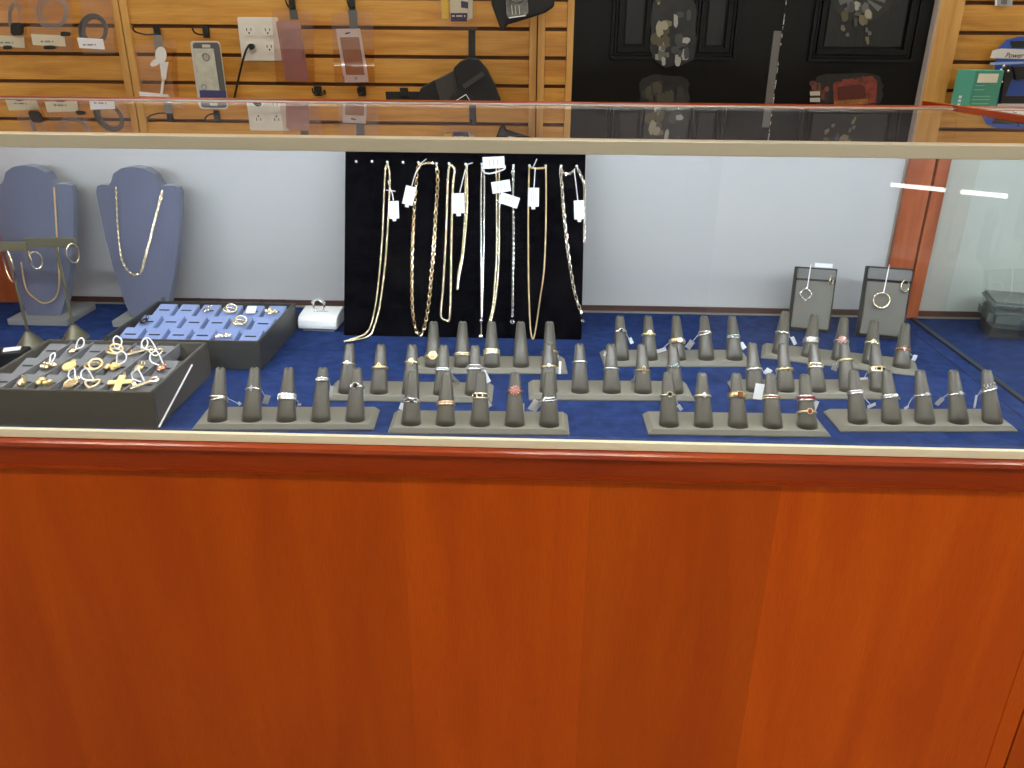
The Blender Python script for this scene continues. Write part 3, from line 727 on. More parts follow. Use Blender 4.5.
X8 = lambda pts, off=.003: [PB(340+a/3.658, 140+b/3.658, off) for a, b in pts]
def necklace(label, cat='necklace'):
    return thing('necklace' if cat == 'necklace' else 'bracelet', label, cat, PB(450, 165, .003), group='chains on the black board')
def ptag(parent, cx, cy, w_, h_, ang, string, nub=True, off=.006):
    """white tag (crop pixels) with its string"""
    c = X8([(cx, cy)], off)[0]; k = 1.2/(796*3.658)*1.05
    o = MB(); Rt = R_b @ Matrix.Rotation(ang, 3, 'Y'); o.box(c, (w_*k, .0005, h_*k), Rt, bev=.0001)
    if nub: o.box(c-Rt @ Vector((0,0,h_*k*.56)), (w_*k*.35, .0005, h_*k*.16), Rt)
    o.build('price_tag', PAPER, parent)
    pr = MB()
    for q in (-.2, 0, .18): pr.box(c+Rt @ Vector((q*w_*k, -.0004, 0)), (w_*k*.05, .0002, h_*k*.55), Rt)
    pr.build('tag_print', mat('tag_grey_print', (.55,.57,.62), .7) if 'tag_grey_print' not in bpy.data.materials else bpy.data.materials['tag_grey_print'], parent.children[-1] if False else [c_ for c_ in parent.children if c_.name.startswith('price_tag')][-1])
    if string: MB().tube(smoothpath(X8(string, off-.001), .002), .0007, 5).build('string', STRING, parent)
N = necklace('thick two-strand gold rope chain trailing onto the blue deck, leftmost')
m_ = MB(); e1 = P(344, 342, z=.0035); e2 = P(346, 341, z=.0035)
rope(m_, X8([(176,88),(168,110),(163,200),(158,330),(150,440),(138,560),(122,650),(100,705)])+[P(352,339.2,z=.004), e1], .0009, .0011, .0042)
rope(m_, X8([(176,88),(184,130),(182,220),(172,400),(160,520),(145,620),(128,680),(108,718)], .0045)+[P(354,340.5,z=.004), e2], .0009, .0011, .0042)
m_.build('chain', PGOLD, N, smooth=True); ptag(N, 200, 258, 33, 58, -.05, [(178,150),(184,175),(194,200),(198,228)])
MB().tube(smoothpath(X8([(170,185),(205,190)], .005), .002), .0006, 5).build('string', STRING, N)
N = necklace('gold curb link chain hanging as a long loop on the black board')
m_ = MB(); chain(m_, X8([(302,88),(285,105),(278,180),(270,300),(265,420),(264,540),(268,640),(286,712),(308,690),(325,600),(335,500),(345,380),(352,260),(358,160),(355,100),(345,88)]), .0080, .0050, .00085, 10, 4)
chain(m_, X8([(300,90),(320,86),(350,88)], .004), .004, .003, .0006)
m_.build('chain', mat('curb_gold', (1,.80,.50), .2, 1), N); ptag(N, 256, 206, 36, 62, .22, [(300,92),(280,120),(264,172)])
MB().tube(X8([(292,92),(318,72)], .005), .0006, 5).build('string', STRING, N)
N = necklace('heavy gold rope chain in a narrow closed loop, third from left')
m_ = MB(); rope(m_, X8([(402,90),(396,140),(392,260),(386,400),(378,540),(370,640),(388,660),(402,650),(406,540),(408,400),(411,260),(415,160),(420,110),(404,92)]), .0011, .0014, .0052)
m_.build('chain', PGOLD, N, smooth=True)
N = necklace('thin pale gold double strand ending halfway down the board')
m_ = MB(); chain(m_, X8([(464,92),(466,200),(462,300),(450,420),(436,500),(429,552)]), .0032, .0022, .0006, 8, 4, False); chain(m_, X8([(462,92),(458,200),(456,300),(446,420),(433,490),(429,545)], .002), .0032, .0022, .0006, 8, 4, False)
m_.build('chain', PGOLD, N); ptag(N, 434, 234, 42, 66, -.05, [(460,110),(450,150),(438,198)])
MB().tube(X8([(458,95),(486,86)], .005), .0007, 5).build('string', STRING, N)
N = necklace('long silver lariat with two round beads at its end')
m_ = MB(); chain(m_, X8([(519,92),(516,200),(516,400),(517,540),(518,650)]), .003, .002, .0005, 8, 4, False); chain(m_, X8([(527,92),(528,200),(525,400),(522,540),(519,650)]), .003, .002, .0005, 8, 4, False); m_.tube(X8([(517,665),(517,715)], .004), .0006, 5)
m_.build('chain', SILVER, N); b_ = MB()
for p in X8([(517,662)], .005): b_.ball(p, .0034)
for p in X8([(516,720)], .005): b_.ball(p, .0046)
b_.build('bead', SILVER, N, smooth=True)
N = necklace('fine gold chain under a white looped label and two tilted tags')
m_ = MB(); chain(m_, X8([(572,100),(573,240),(573,400),(568,500),(560,600),(545,668)]), .003, .0018, .00042, 8, 4, False); chain(m_, X8([(582,100),(583,240),(581,400),(577,500),(566,600),(550,672)]), .003, .0018, .00042, 8, 4, False)
m_.build('chain', PGOLD, N)
ptag(N, 563, 87, 72, 38, -.06, None, False, .008)
MB().tube(smoothpath(X8([(520,98),(525,118),(545,126),(580,118),(603,108),(603,96)], .006), .002), .0011, 5).build('string', STRING, N)
ptag(N, 590, 174, 62, 38, -.17, None, False, .007); ptag(N, 619, 224, 66, 36, .30, [(583,255),(590,225)], False, .008)
N = necklace('narrow silver bracelet hanging straight with a ring clasp', 'bracelet')
m_ = MB(); chain(m_, X8([(634,100),(633,200),(634,350),(632,500),(631,652)]), .0050, .0030, .0007, 8, 4)
for p in X8([(631,665)], .004): m_.torus(p, bn, .0027, .0008, 14, 5)
for p in X8([(632,120)], .004): m_.torus(p, bn, .0022, .0007, 12, 5)
m_.build('chain', SILVER, N)
N = necklace('slender gold box chain hanging as a long pointed loop')
m_ = MB(); rope(m_, X8([(692,100),(689,250),(689,420),(691,560),(696,680),(705,728),(716,690),(732,580),(746,480),(752,350),(754,200),(753,100)]), .0005, .0008, .003); chain(m_, X8([(692,100),(712,106),(753,104)], .004), .0035, .0025, .0006)
m_.build('chain', GOLD, N, smooth=False); ptag(N, 708, 212, 36, 62, 0, [(714,105),(712,140),(709,182)])
MB().tube(X8([(706,104),(720,72)], .005), .0006, 5).build('string', STRING, N)
N = necklace('silver oval link chain, rightmost, slanting to the board edge')
m_ = MB(); chain(m_, X8([(808,100),(806,120),(812,180),(816,240),(824,320),(832,400),(844,480),(856,550),(870,600),(885,640)]), .0100, .0046, .00095, 10, 4)
chain(m_, X8([(866,100),(880,130),(893,170),(893,260),(893,380)], .003), .0060, .0034, .0008, 10, 4); chain(m_, X8([(808,108),(822,126),(845,122),(862,104)], .004), .0040, .003, .0008)
for p in X8([(887,662)], .004): m_.torus(p, bn, .0018, .0007, 12, 5)
m_.build('chain', mat('warm_silver', (.92,.86,.76), .22, 1), N); ptag(N, 874, 258, 34, 62, -.05, [(856,112),(862,160),(870,228)])

# ------------------------------------------------------------------ white ring box
t = thing('ring_cushion', 'small white leatherette ring cushion beside the black necklace board', 'ring cushion', (-.321, .332, 0), (0,0,-.03))
prof = [(-.0215,.0045),(-.0225,.010),(-.0215,.0165),(-.018,.0215),(-.012,.0235),(.012,.0262),(.0215,.027),(.0225,.024),(.0215,.0045)]
k = len(prof); b = MB(); xs = (-.029, .029)
b.add([Vector((xs[0],a,c)) for a,c in prof]+[Vector((xs[1],a,c)) for a,c in prof], [tuple(range(k)), tuple(reversed(range(k,2*k)))]+[(i,k+i,k+(i+1)%k,(i+1)%k) for i in range(k)])
b.build('cushion', WHITEL, t, world=False, bevel=.0012)
MB().b2(-.024,.024,-.017,.019,0,.0046).build('foot', mat('grey_foot', (.3,.3,.32), .6), t, world=False)
MB().b2(-.011,.011,-.0005,.0015,.0245,.0254).build('slot', mat('slot_grey', (.45,.46,.48), .8), t, world=False)
c = P(319, 312, Y=.334); c.z = .0318
t = thing('ring', 'silver ring with a wide stone-set front, standing in the white cushion', 'ring', c, group='rings on the finger stands')
b = MB(); b.torus((0,0,.001), (.35,1,0), .0098, .0014, 24, 6); b.torus((.0005,.0025,.001), (.35,1,0), .0098, .0012, 24, 6); b.build('band', SILVER, t, world=False, smooth=True)
g = MB()
for i in range(9):
    for q in (-.0015,.0015): a = .5+i*.26; g.ball(Vector((math.cos(a)*.0106, q, .001+math.sin(a)*.0106)), .0016, n=6, m=4)
g.build('stone', DIA, t, world=False)

# ------------------------------------------------------------------ trays
def tray(label, x0, x1, y0, y1, h, mt, pad, ncols, sx, gap=None):
    t = thing('jewelry_tray', label, 'jewelry tray', ((x0+x1)/2, (y0+y1)/2, 0))
    w_ = .0042; b = MB()
    b.b2(x0, x1, y0, y0+w_, .0004, h, .0008); b.b2(x0, x1, y1-w_, y1, .0004, h, .0008); b.b2(x0, x0+w_, y0+w_, y1-w_, .0004, h, .0008); b.b2(x1-w_, x1, y0+w_, y1-w_, .0004, h, .0008)
    b.build('tray_wall', mt, t)
    MB().b2(x0+w_, x1-w_, y0+w_, y1-w_, .001, .010).build('tray_floor', SLOT, t)
    X0, X1, Y0, Y1 = x0+w_+.002, x1-w_-.002, y0+w_+.001, y1-w_-.001
    cw = (X1-X0)/ncols; rh = (Y1-Y0)/3; spots = {}
    d = MB()
    for r in range(3):
        for c in range(ncols):
            if (r, c) in (gap or []): continue
            cx = X0+cw*(c+.5); cy = Y0+rh*(r+.5)
            ft = h-.0145 if True else h
            # wedge cushion: low at the front, high at the back
            a, e = cx-cw*.40, cx+cw*.40; f_, k_ = cy-rh*.46, cy+rh*.40
            o = MB(); vs = [(a,f_,.010),(e,f_,.010),(e,k_,.010),(a,k_,.010),(a,f_,h-.010),(e,f_,h-.010),(e,k_-.002,h-.001),(a,k_-.002,h-.001)]
            o.add(vs, [(3,2,1,0),(0,1,5,4),(1,2,6,5),(2,3,7,6),(3,0,4,7),(4,5,6,7)])
            p = o.build('pad', pad, t, bevel=.0012)
            sl = (h-.001-(h-.010))/(k_-.002-f_); zz = lambda yy: h-.010+(yy-f_)*sl
            q = MB(); ys = f_+(k_-f_)*.55; an = math.atan(sl); q.box((cx, ys, zz(ys)+.0001), (cw*.46, .0026, .0007), (an,0,0)); q.build('slot', SLOT, p)
            spots[(r, c)] = Vector((cx, ys, zz(ys)))
    if sx:
        for c in range(1, ncols): d.box((X0+cw*c, (Y0+Y1)/2, h-.0085), (.0014, Y1-Y0, .015))
        for r in (1, 2): d.box(((X0+X1)/2, Y0+rh*r-.0005, h-.011), (X1-X0, .0012, .012))
        d.build('divider', mat('divider_grey', (.17,.17,.18), .6), t)
    return t, spots
TF, SPF = tray('dark taupe pendant tray at the front left corner of the case', -.621, -.4155, -.020, .139, .045, TRAYF, PADG, 7, True, gap=[(2,6)])
TB, SPB = tray('black jewelry tray with light blue foam pads behind the pendant tray', -.5625, -.3555, .1570, .3250, .040, TRAYK, PADB, 6, False)
def pendant(sp, kind, label, mt=GOLD, seed=0, loop=True, cat='pendant', nm='pendant'):
    rnd = random.Random(seed); c = sp+Vector((rnd.uniform(-.003,.003), -.006, .0022))
    t = thing(nm, label, cat, c, (.3, 0, rnd.uniform(-.4,.4)), group='gold pieces in the pendant tray' if nm != 'earring' else None); t.scale = (1.3,)*3 if kind != 'cross' else (1.1,)*3
    b = MB()
    if kind == 'cross': b.box((0,0,0), (.007,.030,.0022), (0,0,.1), bev=.0006); b.box((0,.004,0), (.025,.0065,.0022), (0,0,.1), bev=.0006); b.torus((0,.0165,.0005), (1,0,0), .002, .0006, 10, 4)
    elif kind == 'nugget':
        for i in range(9): b.ball((rnd.uniform(-.007,.007), rnd.uniform(-.0035,.0035), rnd.uniform(0,.002)), rnd.uniform(.0018,.0032), (1,1,.7), 7, 5)
    elif kind == 'hoop': b.torus((0,0,.0015), (.2,.3,1), .0068, .0012, 18, 5); b.torus((.002,.002,.003), (.4,-.2,1), .0055, .0010, 18, 5)
    elif kind == 'heart': b.tube([(math.sin(a*.3142)**3*.006, (13*math.cos(a*.3142)-5*math.cos(2*a*.3142)-2*math.cos(3*a*.3142))*.00042, .001) for a in range(20)], .0011, 5, True)
    elif kind == 'charm': b.ball((0,0,.001), .0042, (1,1.2,.4)); b.torus((0,.0065,.001), (1,0,.4), .0018, .0005, 10, 4); b.ball((.002,-.003,.002), .002)
    elif kind == 'coin': b.cone((0,0,0), (0,0,.0014), .0062, .0062, 18); b.torus((0,0,.0014), (0,0,1), .0052, .0006, 18, 4); b.torus((0,.0078,.0008), (0,.2,1), .0018, .0005, 10, 4)
    elif kind == 'key':
        b.tube([(-.008,-.006,.001),(.006,.005,.001)], .0016, 6); b.torus((.008,.007,.001), (0,0,1), .0032, .0010, 12, 5); b.box((-.006,-.001,.001), (.003,.005,.002), (0,0,.6))
    b.build('body', GOLDS if mt is GOLD and kind in ('cross','nugget','coin') else mt, t, world=False, smooth=kind in ('hoop','heart','nugget','charm'))
    if loop:
        a = rnd.uniform(-1.2,1.2); s_ = MB(); h = .005+rnd.random()*.007; kx = rnd.choice((-1,1))*rnd.uniform(.5,1.2)
        s_.tube(smoothpath([(0,.005,.001),(math.sin(a)*.004,.009,h*.8),(math.sin(a)*.005+.003*kx,.012,h),(math.sin(a)*.006+.007*kx,.010,h*.7),(math.sin(a)*.006+.006*kx,.006,h*.3),(.002*kx,.003,.0012)], .001), .0007, 5)
        s_.build('string_loop', STRING, t, world=False)
    return t
col7 = ['first', 'second', 'third', 'fourth', 'fifth', 'sixth', 'seventh']
FR = [(0,1,'charm',GOLD,'small reddish gold charm',False),(0,2,'nugget',GOLD,'chunky gold nugget piece',False),(0,3,'coin',PGOLD,'pale gold oval with a hanging pin',True),(0,4,'heart',GOLD,'open gold heart',True),(0,5,'cross',GOLD,'large gold cross',False),(0,6,'key',PGOLD,'long pale gold key-shaped piece',True),
 (1,1,'nugget',PGOLD,'tangled pale gold cluster',True),(1,2,'coin',GOLD,'small gold disc',False),(1,3,'hoop',GOLD,'pair of interlocked gold hoops',False),(1,4,'nugget',GOLD,'tall bright gold nugget',True),(1,5,'charm',GOLD,'tiny gold charm',False),(1,6,'charm',ROSE,'rose gold charm',True),
 (2,1,'charm',PGOLD,'pale gold drop',True),(2,3,'hoop',GOLD,'thick gold hoops',True),(2,4,'key',PGOLD,'slim pale gold piece',True),(2,5,'heart',PGOLD,'small pale gold heart',True)]
rows = ['front', 'middle', 'back']
for i, (r, c, kd, mt, wd, lp) in enumerate(FR):
    pendant(SPF[(r, c)], kd, '%s in the %s row, %s pad, dark pendant tray' % (wd, rows[r], col7[c]), mt, 40+i, lp)
for r, c, kd, mt, wd in ((2,3,'hoop',PGOLD,'pair of pale gold hoops'), (2,5,'nugget',PGOLD,'pair of fluted gold ball earrings'), (1,4,'hoop',PGOLD,'small pale gold hoop'), (0,4,'nugget',SILVER,'silver stone-set bar'), (2,2,'charm',SILVER,'tiny pair of silver studs'), (1,0,'charm',BLK,'tiny black stud')):
    pendant(SPB[(r, c)], kd, '%s on the %s row of the blue pad tray' % (wd, rows[r]), mt, 90+c+r, False, 'earrings', 'earring')
tag(MB().box(SPB[(2,4)]+Vector((0,-.004,.004)), (.013,.018,.0006), (.25,0,.15)).build('price_tag', PAPER), 'white price tag lying on the back row of the blue pad tray', 'price tag')
# dark cord loops standing at the tray's rear rim
for x in (-.553, -.500, -.470, -.435, -.405, -.372):
    MB().torus((x, .3232, .0425), (0,1,0), .0026, .0007, 10, 4).build('cord_loop', PLASTK, TB)
for x in (-.60, -.575, -.545):
    MB().torus((x, .1372, .0475), (0,1,0), .0026, .0007, 10, 4).build('cord_loop', PLASTK, TF)
# thin white rod on the deck beside the tray
p0, p1 = P(159, 427, X=-.4132), P(192, 365, X=-.4132); print('ROD', p0, p1); p0.z = max(p0.z, .0015)
tag(MB().tube([p0, p1], .0011, 8).build('white_rod', PLASTW), 'thin white rod lying on the deck beside the dark pendant tray', 'rod')

# ------------------------------------------------------------------ necklace busts
def bust(label, bx, by, h, wd, chainpts, blabel, kind):
    t = thing('necklace_bust', label, 'necklace bust', (bx, by, 0), group=None)
    o = [(-.19,0),(-.27,.12),(-.375,.35),(-.44,.55),(-.48,.72),(-.50,.83),(-.475,.868),(-.42,.880),(-.31,.880),(-.275,.905),(-.235,.955),(-.13,.99),(0,1.0)]
    def fn(u, v, tt):
        bul = .012*(1-(2*u/wd)**2)*(1 if tt < .5 else .15)
        return Vector((bx+u, by-.008+tt*.012-bul+v*.16, .006+v))
    # rows between left and right outline for a curved front
    left = o; rows_ = []; nS = 18; vs = []; fs = []
    for side in (0, 1):
        for (u, v) in left:
            for i in range(nS+1): q = -1+2*i/nS; vs.append(fn(-q*u*wd, v*h, side))
    nr = len(left); W_ = nS+1
    for side in (0, 1):
        for r in range(nr-1):
            for i in range(nS): a = side*nr*W_+r*W_+i; fs.append((a, a+1, a+W_+1, a+W_))
    for r in range(nr-1):
        for i in (0, nS): a = r*W_+i; fs.append((a, a+W_, a+W_+nr*W_, a+nr*W_))
    for r in (0, nr-1):
        for i in range(nS): a = r*W_+i; fs.append((a, a+1, a+1+nr*W_, a+nr*W_))
    MB().add(vs, fs).build('bust', BUST, t, smooth=False, bevel=.001)
    MB().box((bx, by+.005, .005), (wd*.72, .085, .010), (0,0,.0), bev=.001).build('base', BUSTG, t)
    n = thing('necklace', blabel, 'necklace', (bx, by-.02, .1))
    def on(px, py):
        p = P(px, py, Y=by-.02)
        for _ in range(4): p = P(px, py, Y=by-.008+(p.z-.006)*.16-.012*(1-(2*(p.x-bx)/wd)**2)-.0025)
        return p
    m_ = MB(); pts = [on(*q) for q in chainpts]
    if kind: chain(m_, pts, .0055, .0034, .0008, 8, 4)
    else: rope(m_, pts, .0006, .0009, .004)
    m_.build('chain', PGOLD if kind else GOLD, n)
    return t
bust('slate grey necklace bust behind the blue pad tray, right-hand one', -.588, .352, .222, .127,
     [(116,187),(118,225),(121,255),(127,270),(134,275),(141,272),(144,262),(150,240),(157,212),(163,189)], 'pale gold segmented chain on the right-hand slate bust', 1)
bust('slate grey necklace bust at the far left, behind the earring stands', -.748, .352, .222, .127,
     [(21,262),(26,288),(36,299),(45,303),(55,298),(59,284),(58,255),(56,220),(54,187)], 'plain gold chain draped on the far left slate bust', 0)

# ------------------------------------------------------------------ T-bar earring stands
def tstand(label, bx, by, w_, zt, dx):
    t = thing('earring_stand', label, 'earring stand', (bx, by, 0), group='T-bar earring stands')
    b = MB(); b.cone((bx,by,.0003), (bx,by,.020), .0185, .004, 24); b.build('cone_base', OLIVE, t, smooth=False)
    MB().tube([(bx,by,.018), (bx,by,zt)], .0020, 8).build('pole', OLIVE, t)
    MB().box((bx+dx, by-.001, zt+.006), (w_, .005, .013), (0,0,.06), bev=.0008).build('crossbar', OLIVE, t)
    return t
ts1 = tstand('olive grey T-bar earring stand at the far left, left of two', *P(31,345,z=0)[:2], .080, P(25,246,Y=.238).z-.006, -.012)
ts2 = tstand('olive grey T-bar earring stand at the far left, right of two', *P(76,338,z=0)[:2], .070, P(60,243,Y=.262).z-.006, -.006)
def hoop_on(label, px, py, h, Y, tw):
    c = P(px, py, Y=Y); t = thing('earring', label, 'earring', c, (0,0,tw), group='hoops on the T-bar stands')
    MB().torus((0,0,-h/2), (1,0,0), h/2, .0012, 22, 6, h*.32, up=(0,0,1)).build('hoop', PGOLD, t, world=False, smooth=True)
    MB().tube([(0,.004,0),(0,-.0015,0)], .0005, 5).build('post', PGOLD, t, world=False)
hoop_on('large gold hoop earring at the left end of the T-bars', 4, 246, .050, .2375, .9)
hoop_on('gold hoop earring, left of the pair on the second T-bar', 28, 249, .022, .257, .5)
hoop_on('gold hoop earring, right of the pair on the second T-bar', 34, 252, .024, .256, -.9)
hoop_on('gold hoop earring at the right end of the second T-bar', 71, 244, .026, .258, -.6)
# black box with white card at far left
t = thing('dark_box', 'small black box carrying a white card, far left edge of the case', 'jewelry box', P(8, 368, z=0))
c = P(6, 362, z=.006); MB().box((c.x, c.y+.01, .0095), (.045,.03,.018), (0,0,.2), bev=.0015).build('box_body', PLASTK, t)
MB().box((c.x+.004, c.y+.012, .0197), (.020,.013,.0012), (.0,0,.45)).build('white_card', PAPER, t)

# ------------------------------------------------------------------ earring cards (easels)
FACE = mat('card_face_grey', (.145,.14,.12), .5, bump=.15, bscale=700)
def earcard(label, p, rz, w_, h_, lean=.22):
    t = thing('earring_card', label, 'earring display', p, (0,0,rz), group='upright earring cards')
    R = Matrix.Rotation(-lean, 3, 'X')
    def V(x, y, z): return R @ Vector((x, y, z))
    b = MB(); b.box(V(0, .004, h_/2), (w_, .006, h_), R, bev=.0008); b.build('backboard', PLASTK, t, world=False)
    b = MB(); b.box(V(.001, -.0006, h_*.40+.002), (w_*.88, .0034, h_*.74), R, bev=.0008); b.build('face_panel', FACE, t, world=False)
    b = MB(); b.box(V(.001, -.0016, h_*.90), (w_*.90, .0060, h_*.15), R, bev=.0012); b.build('earring_ledge', mat('ledge_grey', (.15,.15,.145), .45) if 'ledge_grey' not in bpy.data.materials else bpy.data.materials['ledge_grey'], t, world=False)
    MB().box((0, .030, h_*.40), (w_*.4, .002, h_*.80), (.20,0,0)).build('strut', PLASTK, t, world=False)
    return t, (Matrix.Translation(p) @ Matrix.Rotation(rz, 4, 'Z') @ R.to_4x4())
h1 = .0955; E1, M1 = earcard('dark grey earring card with a squarish hoop, left of the two', Vector((.4130,.350,.0012)), -.20, .0605, h1)
E2, M2 = earcard('dark grey earring card with a big round hoop, right of the two', Vector((.5090,.3250,.0012)), -.235, .0650, .104)
def hang(M, u, v, R, label, kind, r=.0013, string=None, tagc=None, tw=0):
    c = M @ Vector((u, -.0068, v)); t = thing('earring', label, 'earring', c, (M.to_3x3() @ Matrix.Rotation(tw, 3, 'Z')).to_euler(), group='hoops on the earring cards')
    b = MB()
    if kind == 'square': b.tube(smoothpath([(R*math.cos(a*PI/8)*(1.1 if a % 4 == 0 else .9), 0, R*math.sin(a*PI/8)*(1.1 if a % 4 == 0 else .9)) for a in range(17)], .0012), r, 6)
    else: b.tube([(R*math.cos(a*PI/14), 0, R*math.sin(a*PI/14)) for a in range(28)], [r*(.75+.65*max(0, -math.sin(a*PI/14))+.15*math.sin(a*2.2)) for a in range(28)], 6, True)
    b.build('hoop', PGOLD if kind != 'square' else SILVER, t, world=False, smooth=True)
    MB().tube([(0, .003, R), (0, -.001, R)], .0006, 5).build('post', PGOLD, t, world=False)
    if string:
        MB().tube([M @ Vector((u+.001, -.0072, v+R)), M @ Vector((u+string[0], -.0074, string[1]))], .0008, 5).build('string', STRING, t)
    if tagc: MB().box(M @ Vector(tagc), (.025,.0006,.006), M.to_3x3(), bev=.0001).build('price_tag', PAPER, t)
hang(M1, -.0110, .0560, .0080, 'squarish silver-gold hoop hanging from a tag string on the left card', 'square', .0011, (.002,.100), (.010,.001,.0995))
hang(M1, .0225, .0790, .0058, 'small gold hoop earring at the right of the left card', 'round', .0012, tw=1.0)
hang(M2, -.0055, .0560, .0110, 'large gold hoop hanging on a white string on the right card', 'round', .0014, (.003,.108))
hang(M2, .0225, .0790, .0085, 'gold hoop earring at the upper right of the right card', 'round', .0013, tw=.75)

# ------------------------------------------------------------------ slat-wall merchandise
FY = WY-.001
def hook(px, py, label, arm=None, w_=.016, h_=.03, length=.05):
    c = P(px, py, Y=FY-.004); t = thing('wall_hook', label, 'hook', c, group='black slat-wall hooks')
    MB().box(c, (w_, .006, h_), bev=.001).build('hook_plate', PLASTK, t)
    e = c+Vector((arm or 0, -length, .004)); MB().tube(smoothpath([c+Vector((0,-.002,-h_*.2)), c+Vector(((arm or 0)*.5,-length*.6,-h_*.25)), e+Vector((0,0,-.004)), e+Vector((0,-.003,.008))], .004), .0022, 6).build('peg', PLASTK, t)
    return t
def px_panel(mb, poly, Y, th): return flat_px(mb, poly, Y, th)
def label_lines(parent, x0, x1, y0, y1, Y, n=1, m=INK):
    b = MB()
    for i in range(n):
        yy = y0+(y1-y0)*(i+.5)/n; k = int((x1-x0)/1.4)
        for j in range(k):
            if (j*7+i*3) % 5 == 4: continue
            a = x0+(x1-x0)*j/k; flat_px(b, [(a, yy-.8), (a+(x1-x0)/k*.75, yy-.8), (a+(x1-x0)/k*.75, yy+.8), (a, yy+.8)], Y, .0002)
    b.build('print', m, parent)
# cable packages
def pack(label, x0, x1, y1, lab, coil, dark, lcol, Y=FY-.045):
    t = thing('cable_package', label, 'cable package', P((x0+x1)/2, y1, Y=Y), group='bagged cables')
    b = MB(); flat_px(b, [(x0,-30),(x1-3,-30),(x1+1,y1),(x0+4,y1)], Y, .0012); b.build('clear_bag', BAG, t)
    flat_px(MB(), lab, Y-.0016, .0008).build('label_strip', lcol, t)
    mx = sum(p[0] for p in lab)/4; my = sum(p[1] for p in lab)/4; label_lines(t, mx-8, mx+5, my-1.5, my+4, Y-.0026)
    c = MB(); cx, cy, rx, ry = coil; rnd = random.Random(int(x0)+5)
    for q in range(4):
        k = 1-.09*q; pts = [P(cx+rx*k*math.cos(a*PI/12)+q*.5, cy+ry*k*math.sin(a*PI/12), Y=Y+.006+.0025*q) for a in range(24)]
        c.tube(pts, .0024 if dark else .0011, 6, True)
    c.build('cable_coil', CABLEG if dark else CABLEL, t, smooth=True)
    return t
t = pack('clear bag with a black plug cable and cream label at top left corner', -6, 27, 50, [(-8,35),(24,36.5),(25,48),(-7,46)], (14,16,6,14), False, PAPERY)
flat_px(MB(), blob(18.5, 29, 12, 13, 3, j=.05), FY-.050, .010).build('plug', PLASTK, t, bevel=.002)
flat_px(MB(), blob(8, 47.5, 8, 4, 4, j=.05), FY-.050, .004).build('plug', PLASTK, t)
t = pack('clear bag with cream label and a faint pale cord, second from left', 27, 73, 51, [(31,34),(64.5,35.5),(66,46.5),(33,45)], (52,12,16,17), False, PAPERY)
flat_px(MB(), blob(66, 34, 9, 4.5, 5, j=.05), FY-.046, .005).build('plug', PLASTK, t); flat_px(MB(), blob(50, 47.5, 11, 4, 6, j=.05), FY-.050, .004).build('plug', PLASTK, t)
pack('coiled dark grey cable with a white label beside the oak batten', 79, 114, 54, [(77,37.5),(103,39),(105,49.5),(79.5,48)], (93,30,14,16), True, PAPER)
for px, lb in ((12,'leftmost'),(50,'second from left'),(96,'third from left')):
    hook(px, -12, 'black wall hook holding a cable bag, %s' % lb)
# fan in a bag
Yb = FY-.040
t = thing('toy_fan', 'white plug-in mini fan in a clear bag on the slat wall', 'fan', P(160, 96, Y=Yb)); 
flat_px(MB(), [(135,45),(176,40),(179,97),(140,97)], Yb, .0012).build('clear_bag', BAG, t)
flat_px(MB(), [(139,91.5),(168,94.5),(169.5,97),(140,96)], Yb-.0016, .001).build('label_strip', PAPER, t)
flat_px(MB(), [(160,62),(169,62),(166.5,80),(162.5,80)], Yb-.008, .006).build('fan_body', PLASTW, t, bevel=.002)
flat_px(MB(), [(162.5,79),(165,79),(163,95),(160.5,95)], Yb-.006, .003).build('fan_stem', PLASTW, t)
flat_px(MB(), [(161+6*math.cos(a*PI/8)*.9-3*math.sin(a*PI/8)*.5, 55+8*math.sin(a*PI/8)+2.5*math.cos(a*PI/8)) for a in range(16)], Yb-.015, .0015).build('fan_blade', PLASTW, t)
flat_px(MB(), [(155.5+5*math.cos(a*PI/8), 62.5+3.5*math.sin(a*PI/8)-2*math.cos(a*PI/8)) for a in range(16)], Yb-.013, .0015).build('fan_blade', PLASTW, t)
flat_px(MB(), [(153.5,35),(162,35),(163,50),(155,50)], Yb-.002, .0012).build('hang_tab', mat('grey_tab', (.22,.20,.18), .5), t)
hook(157, 31.5, 'black wall hook with a long side arm above the mini fan', arm=-.035)
hook(206, 31.5, 'black wall hook above the frosted phone case', arm=-.012)
# phone case
def slab(pts, Y, th, name, m, t, bev=0): return flat_px(MB(), pts, Y, th).build(name, m, t, bevel=bev)
t = thing('phone_case', 'frosted grey phone case with clear bumper and navy label', 'phone case', P(210, 103, Y=FY-.045))
def rr(x0, y0, x1, y1, sk, r=3.5):
    out = []
    for cx, cy, a0 in ((x1-r,y0+r,-90),(x1-r,y1-r,0),(x0+r,y1-r,90),(x0+r,y0+r,180)):
        for i in range(5): a = math.radians(a0+i*22.5); x = cx+r*math.cos(a); y = cy+r*math.sin(a); out.append((x+sk*(y-y0)/(y1-y0), y))
    return out
slab(rr(191,41,220,104,8.5), FY-.045, .008, 'bumper', CASEC, t, .001)
slab(rr(192.5,42.5,219,101.5,8.2,3), FY-.0535, .001, 'grey_shell', CASEG, t)
slab([(193.5,48.5),(213.5,48.5),(220.5,96),(200,96)], FY-.0555, .001, 'frosted_back', CASEW, t)
slab([(199.6,90),(226,90.5),(226.5,98.5),(200.4,98)], FY-.057, .001, 'navy_band', NAVY, t)
slab([(202,44.5),(210,44.5),(210.5,47.5),(202.5,47.5)], FY-.0555, .001, 'camera_window', CASEC, t)
c = P(206, 57, Y=FY-.057); MB().torus(c, (0,1,0), .0085, .0016, 20, 6).build('logo_ring', mat('ring_grey', (.2,.19,.18), .4), t)
